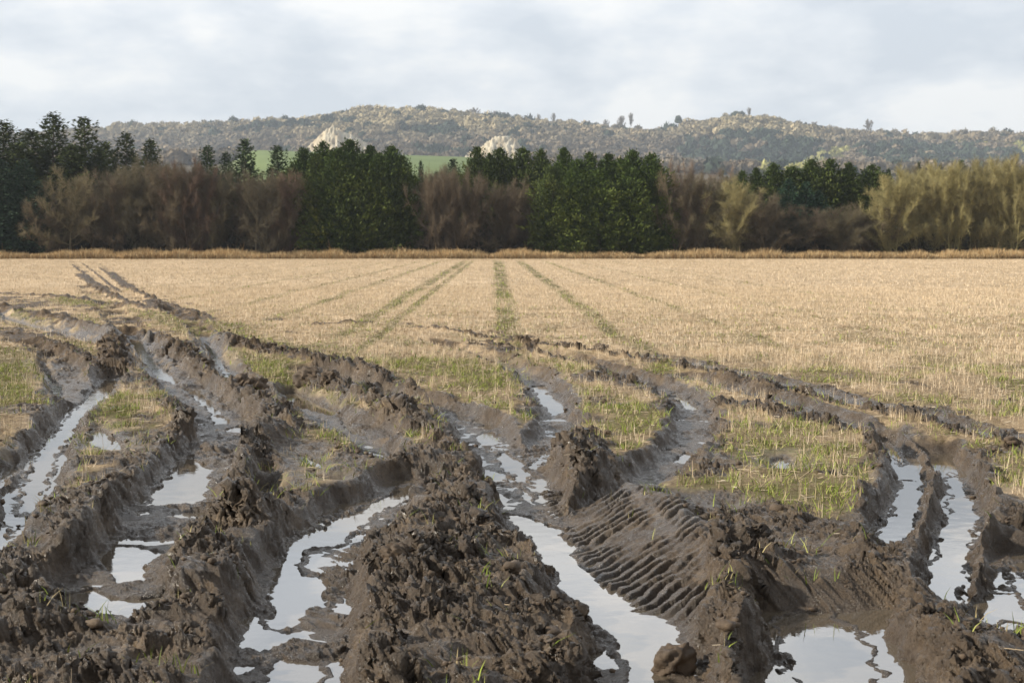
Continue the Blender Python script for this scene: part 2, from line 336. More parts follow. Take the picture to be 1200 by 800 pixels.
def terrain(X, Y, full=False):
    """height and masks (mud, wet, green, cover) for any ground points"""
    n = len(X); D = np.hypot(X, Y)
    wx = X + 0.10*perlin(X*1.3, Y*1.3, 60) + 0.025*perlin(X*7, Y*7, 61)
    wy = Y + 0.10*perlin(X*1.3, Y*1.3, 62) + 0.025*perlin(X*7, Y*7, 63)
    z = 0.035*fbm(X*0.35, Y*0.35, 1, 3) + 0.012*perlin(X*2.2, Y*2.2, 9)
    mud = np.zeros(n)
    for p in MUD:
        i, sdv = poly_sd(p, wx, wy, 1.2)
        if len(i): mud[i] = np.maximum(mud[i], sstep(0.20, -0.12, sdv + 0.34*fbm(X[i]*1.6, Y[i]*1.6, 11, 5)))
    for p in GRASS:
        i, sdv = poly_sd(p, X, Y, 0.8)
        if len(i): mud[i] = np.minimum(mud[i], sstep(-0.12, 0.14, sdv + 0.30*fbm(X[i]*2.2, Y[i]*2.2, 12, 5)))
    mud = mud*(1-sstep(10.5, 14, D)*sstep(-.1, .3, fbm(X*.9, Y*.6, 13, 4)+.12))
    tr = sstep(.30, .62, fbm(X*1.5, Y*1.1, 14, 4)+.25*perlin(X*8, Y*8, 15))*sstep(24, 13, D)*(.9)
    mud = np.maximum(mud, tr)
    rough = mud*0.55
    ridge = np.zeros(n); rmask = np.zeros(n)
    for pts, w, h, r in RIDGES:
        i, d, s, Ls = line_dist(pts, wx, wy, w*1.9)
        if not len(i): continue
        far = np.median(pts[:, 1]) > 16
        m1 = 1 + 0.38*perlin(s/0.55, d*0+h*31, 21) + 0.15*perlin(s/0.2, d*0+h*17, 22)
        q = np.abs(d)/(w*(1+0.25*perlin(s/0.5, np.sign(d)*3.3, 23)))
        prof = np.clip(1-q*q*0.62, 0, 1)**1.6
        if far: m1 = np.clip(m1*1.35-0.35 + 0.5*perlin(s/0.9, d*0+h*7, 24), 0, 2)
        ends = sstep(-0.02, 0.3, s)*sstep(-0.02, 0.3, Ls-s)*0.85+0.15
        e = prof*m1*ends
        ridge[i] = np.maximum(ridge[i], e*h); rmask[i] = np.maximum(rmask[i], sstep(.02, .4, e)*r)
        mud[i] = np.maximum(mud[i], sstep(.30, .60, e + 0.18*perlin(X[i]*5, Y[i]*5, 25)))
    z = z + ridge
    rough = np.maximum(rough, rmask)
    wet = np.zeros(n); carve = np.zeros(n); floor = np.zeros(n)
    for pts, w, f, b in RUTS:
        i, d, s, Ls = line_dist(pts, wx, wy, w*2.6)
        if not len(i): continue
        ww = w*(1+0.22*perlin(s/0.5, np.sign(d)*5.1+b, 31)+0.08*perlin(s/0.13, np.sign(d)*2.1, 32))
        ends = sstep(0, 0.35, s)*sstep(0, 0.35, Ls-s)
        wl_ = min(.12, .04+.5*w) if w > .08 else .16; c = sstep(ww+wl_, ww-0.01, np.abs(d))*ends
        nw = c > carve[i]
        fl = WL + f + 0.022*fbm(X[i]*2.2, Y[i]*2.2, 33, 3) + 0.02*(d/ww)**2*0
        far = np.median(pts[:, 1]) > 24
        if far: c = c*.45*sstep(-.1, .3, perlin(s/1.7, np.sign(d)*2+b*50, 35)+.1)
        pn = 1-sstep(17, 24, Y[i])*sstep(.25, -.15, fbm(X[i]*1.3, Y[i]*.8, 37, 3)); c = c*(.35+.65*pn)
        floor[i] = np.where(nw, fl, floor[i]); carve[i] = np.maximum(carve[i], c)
        mm = sstep(.05, .4, sstep(ww+0.19, ww, np.abs(d))*ends + 0.2*perlin(X[i]*6, Y[i]*6, 34))
        if far: mm = mm*sstep(.0, .35, fbm(X[i]*1.6, Y[i]*.7, 36, 3)+c*.3)*sstep(ww*1.25, ww*.6, np.abs(d))
        mud[i] = np.maximum(mud[i], mm*pn)
    z = z*(1-carve) + floor*carve
    rough = rough*(1-0.62*carve)
    near = (D < 55)
    k = np.nonzero(near & (mud > 0.02))[0]
    x = X[k]; y = Y[k]; rr = np.maximum(rough[k], 0)*mud[k]
    # large clods and torn soil
    c1, v1 = cells(x*4.6+.2*perlin(x*6, y*6, 44), y*4.6+.2*perlin(x*6, y*6, 45), 41)
    patch = sstep(-.45, .35, fbm(x*1.6, y*1.6, 46, 2))
    c0, v0 = cells(x*2.3+.35*perlin(x*3, y*3, 67), y*2.9+.35*perlin(x*3, y*3, 68), 40)
    z[k] += rr*.045*v0*np.minimum(c0*3.5, 1)
    z[k] += rr*(0.040*np.minimum(c1*1.8, 1)*(0.5+v1)*(.35+.8*patch) + 0.014*ridged(x*2.4, y*2.4, 47, 3)-0.014)
    # standing water
    for p, lv in zip(PUDDLES, PLEV):
        perched = lv > WL; farp = p[:, 1].mean() > 8.5
        i, sdv = poly_sd(p, X + 0.02*perlin(X*9, Y*9, 51), Y, 1.4 if perched else (0.55 if not farp else 1.7))
        if not len(i): continue
        if perched:
            wv = sstep(.42, .10, sdv)*sstep(.6, .2, carve[i]); sl_ = lv+.030+.12*np.maximum(sdv, 0)
            for tt in (.3, .55, .85, 1.2):
                q = poly_sd(p, X[i] + X[i]/D[i]*tt, Y[i] + Y[i]/D[i]*tt, .2)
                if len(q[0]):
                    j = i[q[0]]; wq = sstep(.08, -.05, q[1]); z[j] = z[j]*(1-wq) + np.minimum(z[j], lv+.02+1.5*tt/D[j])*wq
            z[i] = z[i]*(1-wv) + np.clip(z[i], lv+.018, sl_)*wv
        else:
            for tt in ((.14, .32, .55) if not farp else (.14, .32, .55, .85, 1.2, 1.6, -.15, -.4, -.8)):   # the near bank of a puddle is low and trodden
                q = poly_sd(p, X[i] + X[i]/D[i]*tt, Y[i] + Y[i]/D[i]*tt, .2)
                if len(q[0]):
                    j = i[q[0]]; wv = sstep(.10, -.06, q[1] + .04*perlin(X[j]*5, Y[j]*5, 59)); z[j] = z[j]*(1-wv) + np.minimum(z[j], WL+.015+1.6*abs(tt)/D[j]+(.03 if tt < 0 else 0))*wv
        size = math.sqrt(abs(np.sum(p[:,0]*np.roll(p[:,1],-1)-np.roll(p[:,0],-1)*p[:,1]))/2)
        ns = min(0.045, 0.09*size)
        q = sdv + ns*fbm(X[i]*4, Y[i]*4, 52, 4)
        w1 = sstep(0.09, -0.02, q); w2 = sstep(0.34, 0.0, q)
        lvl = lv + 0.014 - 0.060*sstep(0.015, -0.05, q) + 0.010*fbm(X[i]*13, Y[i]*13, 53, 3)*(1-0.8*sstep(0, -.04, q)) + .03*sstep(.85, 1.1, fbm(X[i]*4.5, Y[i]*4.5, 54, 3))
        z[i] = z[i]*(1-w1) + lvl*w1
        wet[i] = np.maximum(wet[i], w2); mud[i] = np.maximum(mud[i], w1)
    # gently sloping bank right of the long centre puddle, where the tread prints show
    i, sdv = poly_sd(RAMP, X, Y, .4)
    if len(i):
        j, d, s_, Ls = line_dist(RUTS[7][0], X[i], Y[i], 1.2)
        w1 = sstep(.12, -.10, sdv[j] + .06*perlin(X[i[j]]*3, Y[i[j]]*3, 65)); tz = WL+.0+.36*np.maximum(np.abs(d)-.20, 0)
        z[i[j]] = z[i[j]]*(1-w1) + tz*w1; rough[i[j]] = rough[i[j]]*(1-w1) - .30*w1; mud[i[j]] = np.maximum(mud[i[j]], w1)
    # tread prints
    for pts, w, dep, spc in TREADS:
        i, d, s, Ls = line_dist(pts, X, Y, w)
        if not len(i): continue
        a = sstep(w, w*0.6, np.abs(d))*sstep(0, .2, s)*sstep(0, .2, Ls-s)*(0.5+0.8*fbm(X[i]*2.4, Y[i]*2.4, 56, 3))
        a = np.clip(a*1.35, 0, 1)
        ph = (s + (0.9*np.abs(d) if dep < .035 else -.85*d) + 0.05*perlin(X[i]*4, Y[i]*4, 57) + 0.012*perlin(X[i]*19, Y[i]*19, 66))/spc
        fr = ph - np.floor(ph)
        lug = sstep(0.0, 0.14, fr)*sstep(0.72, 0.50, fr)
        lug = np.where(np.abs(d) < w*0.05, lug*0.5, lug) if dep < .035 else lug
        z[i] += a*dep*(lug-0.45)
    # keep dry ground above the water table unless it was dug out
    lowlim = WL + 0.012 + 0.010*perlin(X*5, Y*5, 58)
    wet = np.maximum(wet, carve*0.75*sstep(26, 18, D))
    z = np.where((wet < 0.05) & (carve < 0.3), np.maximum(z, lowlim), z)
    # vegetation
    grn = sstep(0, .6, fbm(X*0.9, Y*0.9, 71, 4)+0.15) * sstep(50, 16, D)*0.6
    for p in GREEN:
        i, sdv = poly_sd(p, X, Y, 2.0)
        if len(i): grn[i] = np.maximum(grn[i], .85*sstep(.5, -.5, sdv + .9*fbm(X[i]*1.3, Y[i]*1.3, 72, 4)))
    for p in GRASS:
        i, sdv = poly_sd(p, X, Y, .3)
        if len(i): grn[i] = np.maximum(grn[i], .95*sstep(.2, -.2, sdv + 0.45*fbm(X[i]*3, Y[i]*3, 73, 3)))
    for x0, w, a in TRAM:
        w = w*.85; xc = x0 - 0.012*Y + 0.10*perlin(Y*0.13, Y*0+x0, 74)
        w = w*(1+Y/120); t = sstep(w*1.5, w*0.4, np.abs(X-xc))*a*sstep(13, 20, Y)*sstep(150, 110, Y)*(0.75+0.7*perlin(X*2, Y*0.35, 75))
        grn = np.maximum(grn, np.clip(t, 0, 1))
    cover = (1-mud)*np.clip(0.22 + 0.65*sstep(14, 30, D + 5*fbm(X*0.35, Y*0.2, 76, 3)) + 0.5*fbm(X*1.1, Y*1.1, 77, 3), 0, 1)
    if full: return z, mud, np.clip(wet, 0, 1), np.clip(grn, 0, 1)*(1-mud), np.clip(cover, 0, 1), rough
    return z, mud, np.clip(wet, 0, 1), np.clip(grn, 0, 1)*(1-mud), np.clip(cover, 0, 1)

# ------------------------------------------------------------------ object helpers
def tag(o, label=None, cat=None, group=None, kind=None):
    if label: o['label'] = label
    if cat: o['category'] = cat
    if group: o['group'] = group
    if kind: o['kind'] = kind
    return o
def mesh_np(name, verts, faces, mat, k=None, colors=None, smooth=True, normals=None):
    """faces: (n,k) int array"""
    me = bpy.data.meshes.new(name); verts = np.asarray(verts, np.float32); faces = np.asarray(faces, np.int32)
    k = faces.shape[1]
    me.vertices.add(len(verts)); me.vertices.foreach_set('co', verts.ravel())
    me.loops.add(faces.size); me.loops.foreach_set('vertex_index', faces.ravel())
    me.polygons.add(len(faces)); me.polygons.foreach_set('loop_start', np.arange(0, faces.size, k, dtype=np.int32))
    if smooth: me.polygons.foreach_set('use_smooth', np.ones(len(faces), bool))
    me.update(calc_edges=True)
    if colors is not None:
        for nm, c in colors.items():
            a = me.color_attributes.new(nm, 'FLOAT_COLOR', 'POINT'); c4 = np.ones((len(verts), 4), np.float32); c4[:, :c.shape[1]] = c
            a.data.foreach_set('color', c4.ravel())
    if mat: me.materials.append(mat)
    return me
def obj(name, me, parent=None, **k):
    o = bpy.data.objects.new(name, me); COL.objects.link(o)
    if parent: o.parent = parent
    tag(o, **k); return o

class Mat:
    def __init__(s, name, rough=0.8, spec=0.3):
        s.m = bpy.data.materials.new(name); s.m.use_nodes = True; s.t = s.m.node_tree
        s.b = s.t.nodes['Principled BSDF']; s.b.inputs['Roughness'].default_value = rough; s.b.inputs['Specular IOR Level'].default_value = spec
    def n(s, t, **k):
        x = s.t.nodes.new(t)
        for a, b in k.items():
            if a in x.inputs.keys() if isinstance(a, str) and a[0].isupper() else False: x.inputs[a].default_value = b
            else: setattr(x, a, b)
        return x
    def l(s, a, b): s.t.links.new(a, b)
    def noise(s, scale, detail=4, rough=.55, vec=None, sc=None):
        x = s.n('ShaderNodeTexNoise'); x.inputs['Scale'].default_value = scale; x.inputs['Detail'].default_value = detail; x.inputs['Roughness'].default_value = rough
        if vec is None: vec = s.n('ShaderNodeTexCoord').outputs['Object']
        if sc:
            mp = s.n('ShaderNodeMapping'); mp.inputs['Scale'].default_value = sc; s.l(vec, mp.inputs[0]); vec = mp.outputs[0]
        s.l(vec, x.inputs['Vector']); return x.outputs['Fac']
    def ramp(s, fac, *st):
        x = s.n('ShaderNodeValToRGB'); s.l(fac, x.inputs[0]); cr = x.color_ramp
        while len(cr.elements) > 1: cr.elements.remove(cr.elements[-1])
        cr.elements[0].position = st[0][0]; cr.elements[0].color = (*st[0][1], 1)
        for p, c in st[1:]: cr.elements.new(p).color = (*c, 1)
        return x.outputs[0]
    def mix(s, fac, a, b, mode='MIX'):
        x = s.n('ShaderNodeMix', data_type='RGBA', blend_type=mode)
        for v, i in ((fac, 0), (a, 6), (b, 7)):
            if hasattr(v, 'links'): s.l(v, x.inputs[i])
            else: x.inputs[i].default_value = v if i == 0 else (*v, 1)
        return x.outputs[2]
    def math(s, op, a, b):
        x = s.n('ShaderNodeMath', operation=op)
        for v, i in ((a, 0), (b, 1)):
            if hasattr(v, 'links'): s.l(v, x.inputs[i])
            else: x.inputs[i].default_value = v
        return x.outputs[0]
    def rng(s, v, a, b, c, d):
        x = s.n('ShaderNodeMapRange'); s.l(v, x.inputs[0])
        for i, q in enumerate((a, b, c, d)): x.inputs[i+1].default_value = q
        return x.outputs[0]
    def bump(s, h, strength, dist):
        x = s.n('ShaderNodeBump'); x.inputs['Strength'].default_value = strength; x.inputs['Distance'].default_value = dist
        s.l(h, x.inputs['Height']); s.l(x.outputs[0], s.b.inputs['Normal'])
    def color(s, c): s.l(c, s.b.inputs['Base Color'])

# ---- ground material
G = Mat('ground', .8, .3)
at_ = G.n('ShaderNodeVertexColor'); at_.layer_name = 'masks'
sepc = G.n('ShaderNodeSeparateColor'); G.l(at_.outputs['Color'], sepc.inputs[0])
mudf, wetf, grnf = sepc.outputs[0], sepc.outputs[1], sepc.outputs[2]; covf = at_.outputs['Alpha']
mudc = G.ramp(G.noise(2.3, 6, .6), (.32, (.056, .040, .027)), (.52, (.108, .077, .051)), (.70, (.200, .142, .088)))
mudc = G.mix(G.rng(G.noise(45, 4, .6), .40, .62, 0, .6), mudc, (.038, .027, .019))
mudc = G.mix(G.rng(G.noise(7, 3, .6), .54, .68, 0, .4), mudc, (.20, .145, .092))
mudc = G.mix(G.math('MULTIPLY', wetf, .55), mudc, (.055, .040, .028))
soil = G.ramp(G.noise(22, 6, .7), (.35, (.12, .085, .055)), (.5, (.22, .165, .105)), (.62, (.42, .32, .21)))
straw = G.ramp(G.noise(9, 6, .7, sc=(1, .25, 1)), (.3, (.39, .29, .19)), (.5, (.55, .43, .295)), (.7, (.67, .55, .40)))
strawL = G.ramp(G.noise(.10, 5, .6, sc=(1, .6, 1)), (.35, (.88, .84, .78)), (.65, (1.05, 1.02, 1.0)))
straw = G.mix(1.0, straw, strawL, 'MULTIPLY')
grc = G.ramp(G.noise(15, 4, .6), (.3, (.085, .070, .040)), (.55, (.13, .125, .050)), (.8, (.25, .22, .12)))
c = G.mix(covf, soil, straw); c = G.mix(G.math('MULTIPLY', grnf, G.rng(G.noise(11, 4, .6), .38, .54, .5, 1.0)), c, grc)
c = G.mix(mudf, c, mudc); G.color(c)
rg = G.rng(G.noise(17, 6, .65), .40, .62, .26, .85); rg = G.math('MULTIPLY', rg, G.rng(wetf, 0, 1, 1.0, .55))
rg2 = G.n('ShaderNodeMix', data_type='FLOAT'); G.l(mudf, rg2.inputs[0]); rg2.inputs[2].default_value = .9; G.l(rg, rg2.inputs[3]); G.l(rg2.outputs[0], G.b.inputs['Roughness'])
G.l(G.rng(wetf, 0, .5, .05, .5), G.b.inputs['Specular IOR Level'])
bh = G.math('ADD', G.noise(60, 5, .7), G.math('MULTIPLY', G.noise(220, 3, .7), .35))
G.bump(bh, .9, .02)

# ---- ground mesh: one polar sheet, fine in front of the camera
TAN = lambda a: np.radians(a)
azs = np.concatenate([np.arange(-180, -34, 2.0), np.arange(-34, -22.5, .12), np.arange(-22.5, 22.5, .034), np.arange(22.5, 34, .12), np.arange(34, 180.01, 2.0)])
rad = np.concatenate([np.geomspace(.25, 3.6, 28)[:-1], np.geomspace(3.6, 9, 560)[:-1], np.geomspace(9, 24, 420)[:-1], np.geomspace(24, 60, 170)[:-1], np.geomspace(60, 170, 60)[:-1], np.geomspace(170, 4500, 60)])
A, RR = np.meshgrid(np.radians(azs), rad); nr, nc = A.shape
GX = (np.sin(A)*RR).ravel(); GY = (np.cos(A)*RR).ravel()
GZ, mud, wet, grn, cov, rgh = terrain(GX, GY, True)
far = np.hypot(GX, GY)
GZ *= sstep(400, 150, far)
GRD = lambda q: q.reshape(nr, nc)
def normals(x, y, z):
    p = np.stack([GRD(x), GRD(y), GRD(z)], 2); a_ = np.gradient(p, axis=1); b_ = np.gradient(p, axis=0)
    n_ = np.cross(a_, b_); n_ /= np.linalg.norm(n_, axis=2, keepdims=True)+1e-12; n_ *= np.sign(n_[..., 2:3]+1e-9); return n_.reshape(-1, 3)
k = np.nonzero((mud > .03) & (far < 26))[0]
for amp, freq, sd_ in ((.86, 1, 0), (.55, 2.3, 9)):        # torn, crumbly soil: pushed out along the surface normal, so walls break up too
    nn = normals(GX, GY, GZ)[k]; x = GX[k]+.9*GZ[k]; y = GY[k]-1.15*GZ[k]; zz_ = GZ[k]
    x = x+.02*perlin(x*13, y*13, 83); y = y+.02*perlin(x*13, y*13, 84)
    f_ = (mud*(.40+.85*np.clip(rgh, -.45, 1.2))*(1-.65*wet))[k]
    ptch = sstep(-.30, .45, fbm(x*2.0, y*2.0, 85+sd_, 3))**1.3
    a1, b1 = cells(x*10.5*freq, y*10.5*freq, 86+sd_); a2, b2 = cells(x*24*freq, y*24*freq, 88+sd_)
    d_ = amp*f_*((.036*np.minimum(a1*2.6, 1)*(.45+b1) + .024*np.minimum(a2*2.6, 1)*(.5+.9*b2))*(.12+1.15*ptch) - .013 + .010*fbm(x*9*freq, y*9*freq, 90+sd_, 4))
    d_ += amp*mud[k]*.0022*fbm(x*60, y*60, 92, 2)*(1-.6*wet[k])
    d_ = np.where(zz_+d_*nn[:, 2] < WL+.004, np.where(zz_ < WL+.004, 0, d_*.3), d_)
    GX[k] += d_*nn[:, 0]; GY[k] += d_*nn[:, 1]; GZ[k] += d_*nn[:, 2]
ox = oy = 0
gi = (np.arange(nr-1)[:, None]*nc + np.arange(nc-1)[None, :]).ravel()
gf = np.stack([gi, gi+1, gi+nc+1, gi+nc], 1)[:, ::-1]
masks = np.stack([mud, np.maximum(wet, .40*mud*sstep(26, 13, far)), grn, cov], 1)
gme = mesh_np('field', np.stack([GX+ox, GY+oy, GZ], 1), gf, G.m, colors={'masks': masks})
obj('field_ground', gme, kind='structure', label='muddy stubble field with deep tractor ruts')
print('ground verts', len(GX))

# ---- water in the ruts
W = Mat('water', .035, .5); W.b.inputs['Base Color'].default_value = (.105, .085, .062, 1); W.b.inputs['IOR'].default_value = 2.1
W.bump(W.noise(9, 3, .5), .05, .02)
wx0, wy0 = np.meshgrid(np.linspace(-14, 12, 27), np.linspace(3.5, 40, 38))
wi = (np.arange(37)[:, None]*27+np.arange(26)[None, :]).ravel()
wme = mesh_np('water', np.stack([wx0.ravel(), wy0.ravel(), np.full(wx0.size, WL)], 1), np.stack([wi, wi+1, wi+28, wi+27], 1), W.m)
obj('puddle_water', wme, kind='structure', label='rainwater lying in the ruts')

for p, lv in zip(PUDDLES, PLEV):
    if lv > WL:
        c_ = p.mean(0); d_ = p-c_; r_ = np.linalg.norm(d_, axis=1, keepdims=True); q_ = c_+d_*(1+.07/np.maximum(r_, .07))
        obj('puddle_water', mesh_np('puddle_water', np.column_stack([q_, np.full(len(q_), lv)]), np.arange(len(q_))[None, :], W.m), kind='structure', label='shallow rainwater standing on the flat ground')
# ------------------------------------------------------------------ blades: stubble, grass, litter
def leafmat(name, rough=.75, trans=0.0, tint=False):
    m = Mat(name, rough, .2); a = m.n('ShaderNodeVertexColor'); a.layer_name = 'col'
    c = a.outputs['Color']
    if tint:
        oi = m.n('ShaderNodeObjectInfo'); c = m.mix(1.0, c, oi.outputs['Color'], 'MULTIPLY')
    m.color(c)
    return m.m
BLADE = leafmat('straw_and_grass')
def blades(name, X, Y, Z, h, w, lean, cols, bend=0, seg=1, **kw):
    """upright tapered blades, one curved strip each"""
    n = len(X); a = rng.uniform(0, 2*np.pi, n); la = rng.uniform(0, 2*np.pi, n)
    dxv, dyv = np.cos(a)*w/2, np.sin(a)*w/2
    lx, ly = np.cos(la)*lean*h, np.sin(la)*lean*h
    V = np.empty((n, 2*(seg+1), 3)); 
    for s in range(seg+1):
        t = s/seg; tap = 1-0.55*t if seg == 1 else 1-0.85*t*t
        cx = X+lx*(t+bend*t*t); cy = Y+ly*(t+bend*t*t); cz = Z-.01+h*(t-0.35*bend*t*t)
        V[:, 2*s] = np.stack([cx-dxv*tap, cy-dyv*tap, cz], 1); V[:, 2*s+1] = np.stack([cx+dxv*tap, cy+dyv*tap, cz], 1)
    base = np.arange(n)[:, None]*2*(seg+1)
    F = np.concatenate([base+np.array([[2*s, 2*s+1, 2*s+3, 2*s+2]]) for s in range(seg)], 0)
    C = np.repeat(cols, 2*(seg+1), 0)
    return V.reshape(-1, 3), F, C
def join(parts):
    V, F, C, o = [], [], [], 0
    for v, f, c in parts: V.append(v); F.append(f+o); C.append(c); o += len(v)
    return np.concatenate(V), np.concatenate(F), np.concatenate(C)
def palette(n, cols, jit=.12):
    cols = np.array(cols); c = cols[rng.integers(0, len(cols), n)]*rng.uniform(1-jit, 1+jit, (n, 1)); return c
def wedge(n, r0, r1, half=27, power=2):
    u = rng.uniform(0, 1, n); r = (r0**power + u*(r1**power-r0**power))**(1/power); a = np.radians(rng.uniform(-half, half, n))
    return np.sin(a)*r, np.cos(a)*r
STRAW = [(.57,.445,.30), (.67,.55,.39), (.50,.38,.24), (.73,.62,.47), (.42,.32,.21), (.61,.49,.34)]
parts = []
for n, r0, r1, w, hh, hm in ((190000, 4.5, 22, .0038, (.06, .15), 1), (190000, 22, 55, .0075, (.05, .11), 1), (150000, 55, 151, .021, (.05, .10), 1)):
    X, Y = wedge(n, r0, r1)
    rowx = np.round((X+0.012*Y)/.15)*.15-0.012*Y + rng.normal(0, .018 if r0 < 20 else .03, n); X = rowx
    z, md, wt, gr, cv = terrain(X, Y)
    keep = (rng.uniform(0, 1, n) < np.clip(cv*1.25, 0, 1)*(1-.85*gr)) & (md < .5) & (z > WL+.03) & (Y < 150.5)
    X, Y, z, gr = X[keep], Y[keep], z[keep], gr[keep]; k = len(X)
    lean = np.abs(rng.normal(0, .22, k)) + (rng.uniform(0, 1, k) < .12)*rng.uniform(.5, 1.6, k)
    h = rng.uniform(*hh, k)/(1+lean*.4)
    parts.append(blades('s', X, Y, z, h, np.full(k, w)*rng.uniform(.6, 1.3, k), lean, palette(k, STRAW)))
V, F, C = join(parts)
obj('stubble', mesh_np('stubble', V, F, BLADE, colors={'col': C}, smooth=False), kind='stuff', label='pale cut straw stubble standing in rows', cat='stubble')
# litter lying on the soil
X, Y = wedge(60000, 4.2, 34); z, md, wt, gr, cv = terrain(X, Y)
keep = (rng.uniform(0, 1, len(X)) < (1-md)*.8+.03*(1-wt)) & (z > WL+.02); X, Y, z = X[keep], Y[keep], z[keep]; n = len(X)
a = rng.uniform(0, 2*np.pi, n); ll = rng.uniform(.02, .10, n)/2; w = .0018+.0002*Y; t = rng.normal(0, .18, n)
ca, sa = np.cos(a), np.sin(a)
P0 = np.stack([X-ca*ll, Y-sa*ll, z+.008-t*ll], 1); P1 = np.stack([X+ca*ll, Y+sa*ll, z+.008+np.abs(t)*ll+.004], 1); nn = np.stack([-sa*w/2, ca*w/2, w*.3], 1)
V = np.stack([P0-nn, P0+nn, P1+nn, P1-nn], 1).reshape(-1, 3); F = np.arange(4*n).reshape(-1, 4)
obj('straw_litter', mesh_np('straw_litter', V, F, BLADE, colors={'col': np.repeat(palette(n, STRAW)*.75, 4, 0)}, smooth=False), kind='stuff', label='loose straw scattered on the soil', cat='straw')
# green grass
GRN = [(.15,.20,.03), (.22,.28,.045), (.30,.36,.06), (.12,.16,.03), (.36,.37,.12), (.38,.32,.16), (.30,.24,.13)]
parts = []
for n, r0, r1, w, hh, clump in ((340000, 4.2, 20, .0055, (.035, .11), 1), (130000, 20, 50, .014, (.04, .10), 1), (50000, 50, 130, .05, (.05, .10), 1)):
    X, Y = wedge(n, r0, r1)
    cl = fbm(X*3.5, Y*3.5, 91, 3)
    z, md, wt, gr, cv = terrain(X, Y)
    p = np.clip(gr*1.0*sstep(-.25, .30, cl), 0, 1) + .30*sstep(.42, .62, cl)*sstep(.97, .9, wt)*(md > .3)*(z > -.06)
    keep = (rng.uniform(0, 1, n) < p) & (z > WL+.01); X, Y, z = X[keep], Y[keep], z[keep]; k = len(X)
    parts.append(blades('g', X, Y, z, rng.uniform(*hh, k), np.full(k, w)*rng.uniform(.7, 1.3, k), np.abs(rng.normal(.35, .3, k)), palette(k, GRN, .2), bend=.6, seg=2))
V, F, C = join(parts)
obj('grass', mesh_np('grass', V, F, BLADE, colors={'col': C}, smooth=False), kind='stuff', label='short green grass and weeds', cat='grass')
# dry grass margin in front of the tree belt
DRY = [(.50,.35,.17), (.60,.44,.24), (.44,.28,.13), (.66,.52,.31), (.54,.38,.20)]
n = 60000; X = rng.uniform(-78, 78, n); Y = rng.uniform(150.3, 154.5, n)
hf = (.92+.45*fbm(X*.30, Y*.2, 95, 4)+.25*perlin(X*.06, Y*0, 96))*(.75+.5*sstep(150, 152.5, Y)); h = np.clip(hf, .25, 1.5)*rng.uniform(.6, 1.05, n)
tall = rng.uniform(0, 1, n) < .004; h = np.where(tall, h*1.7, h)
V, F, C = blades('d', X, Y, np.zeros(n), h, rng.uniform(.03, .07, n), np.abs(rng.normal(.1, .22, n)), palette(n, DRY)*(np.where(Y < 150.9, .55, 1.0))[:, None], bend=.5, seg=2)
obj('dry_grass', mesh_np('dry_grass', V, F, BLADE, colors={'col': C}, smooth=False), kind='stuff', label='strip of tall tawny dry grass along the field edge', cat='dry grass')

# ------------------------------------------------------------------ clods
def ico(sub):
    import bmesh
    bm = bmesh.new(); bmesh.ops.create_icosphere(bm, subdivisions=sub, radius=1)
    v = np.array([x.co[:] for x in bm.verts]); f = np.array([[q.index for q in p.verts] for p in bm.faces]); bm.free(); return v, f
def clod_shape(sub, s):
    v, f = ico(sub); r = 1+.42*perlin(v[:,0]*1.6+v[:,2]*.9+s, v[:,1]*1.6-v[:,2]*1.3, 7)+.30*perlin(v[:,0]*3.3+v[:,2]*2.4+s, v[:,1]*3.3+v[:,2]*2, 8)+.16*(cells(v[:,0]*3+v[:,2]*2+s, v[:,1]*3-v[:,2]*2, 6)[0]-.3)+.10*perlin(v[:,0]*8+v[:,2]*6+s, v[:,1]*8+v[:,2]*7, 5)
    v = v*r[:, None]; v = np.sign(v)*np.abs(v)**.85
    return v, f
MUDM = Mat('mud_clod', .65, .3)
mc = MUDM.ramp(MUDM.noise(9, 5, .6), (.3, (.050, .036, .025)), (.55, (.100, .071, .048)), (.75, (.175, .124, .078))); MUDM.color(mc)
MUDM.bump(MUDM.noise(70, 5, .7), .6, .012)
shapes = [clod_shape(1, s*3.7) for s in range(6)]; shapes2 = [clod_shape(2, s*3.7) for s in range(6)]
X, Y = wedge(90000, 4.2, 26, 25, 1.6); z, md, wt, gr, cv, rg_ = terrain(X, Y, True)
pr = sstep(-.09, .08, z)*md*.9*sstep(-.2, .4, fbm(X*1.8, Y*1.8, 97, 2)) + .015*md
pr *= sstep(-.2, .1, rg_)
pr += sstep(16, 22, Y)*(z > .05)*md*.4
keep = rng.uniform(0, 1, len(X)) < pr*.22; X, Y, z = X[keep], Y[keep], z[keep]
VV, FF, o = [], [], 0
for i in range(len(X)):
    s = min(.034, .006+rng.exponential(.0068))*(1+.015*Y[i]); v, f = (shapes2 if s > .03 else shapes)[i % 6]; a = rng.uniform(0, 6.28); ca, sa = math.cos(a), math.sin(a)
    sc = np.array([s*rng.uniform(.8, 1.4), s*rng.uniform(.7, 1.1), s*rng.uniform(.45, .8)]); q = v*sc
    q = np.stack([q[:,0]*ca-q[:,1]*sa + X[i], q[:,0]*sa+q[:,1]*ca + Y[i], q[:,2] + z[i] + s*.12+.006], 1); VV.append(q); FF.append(f+o); o += len(q)
print('clods', len(X))
obj('soil_crumbs', mesh_np('soil_crumbs', np.concatenate(VV), np.concatenate(FF), MUDM.m, smooth=False), kind='stuff', label='loose crumbs of wet soil thrown up along the ruts', cat='soil')
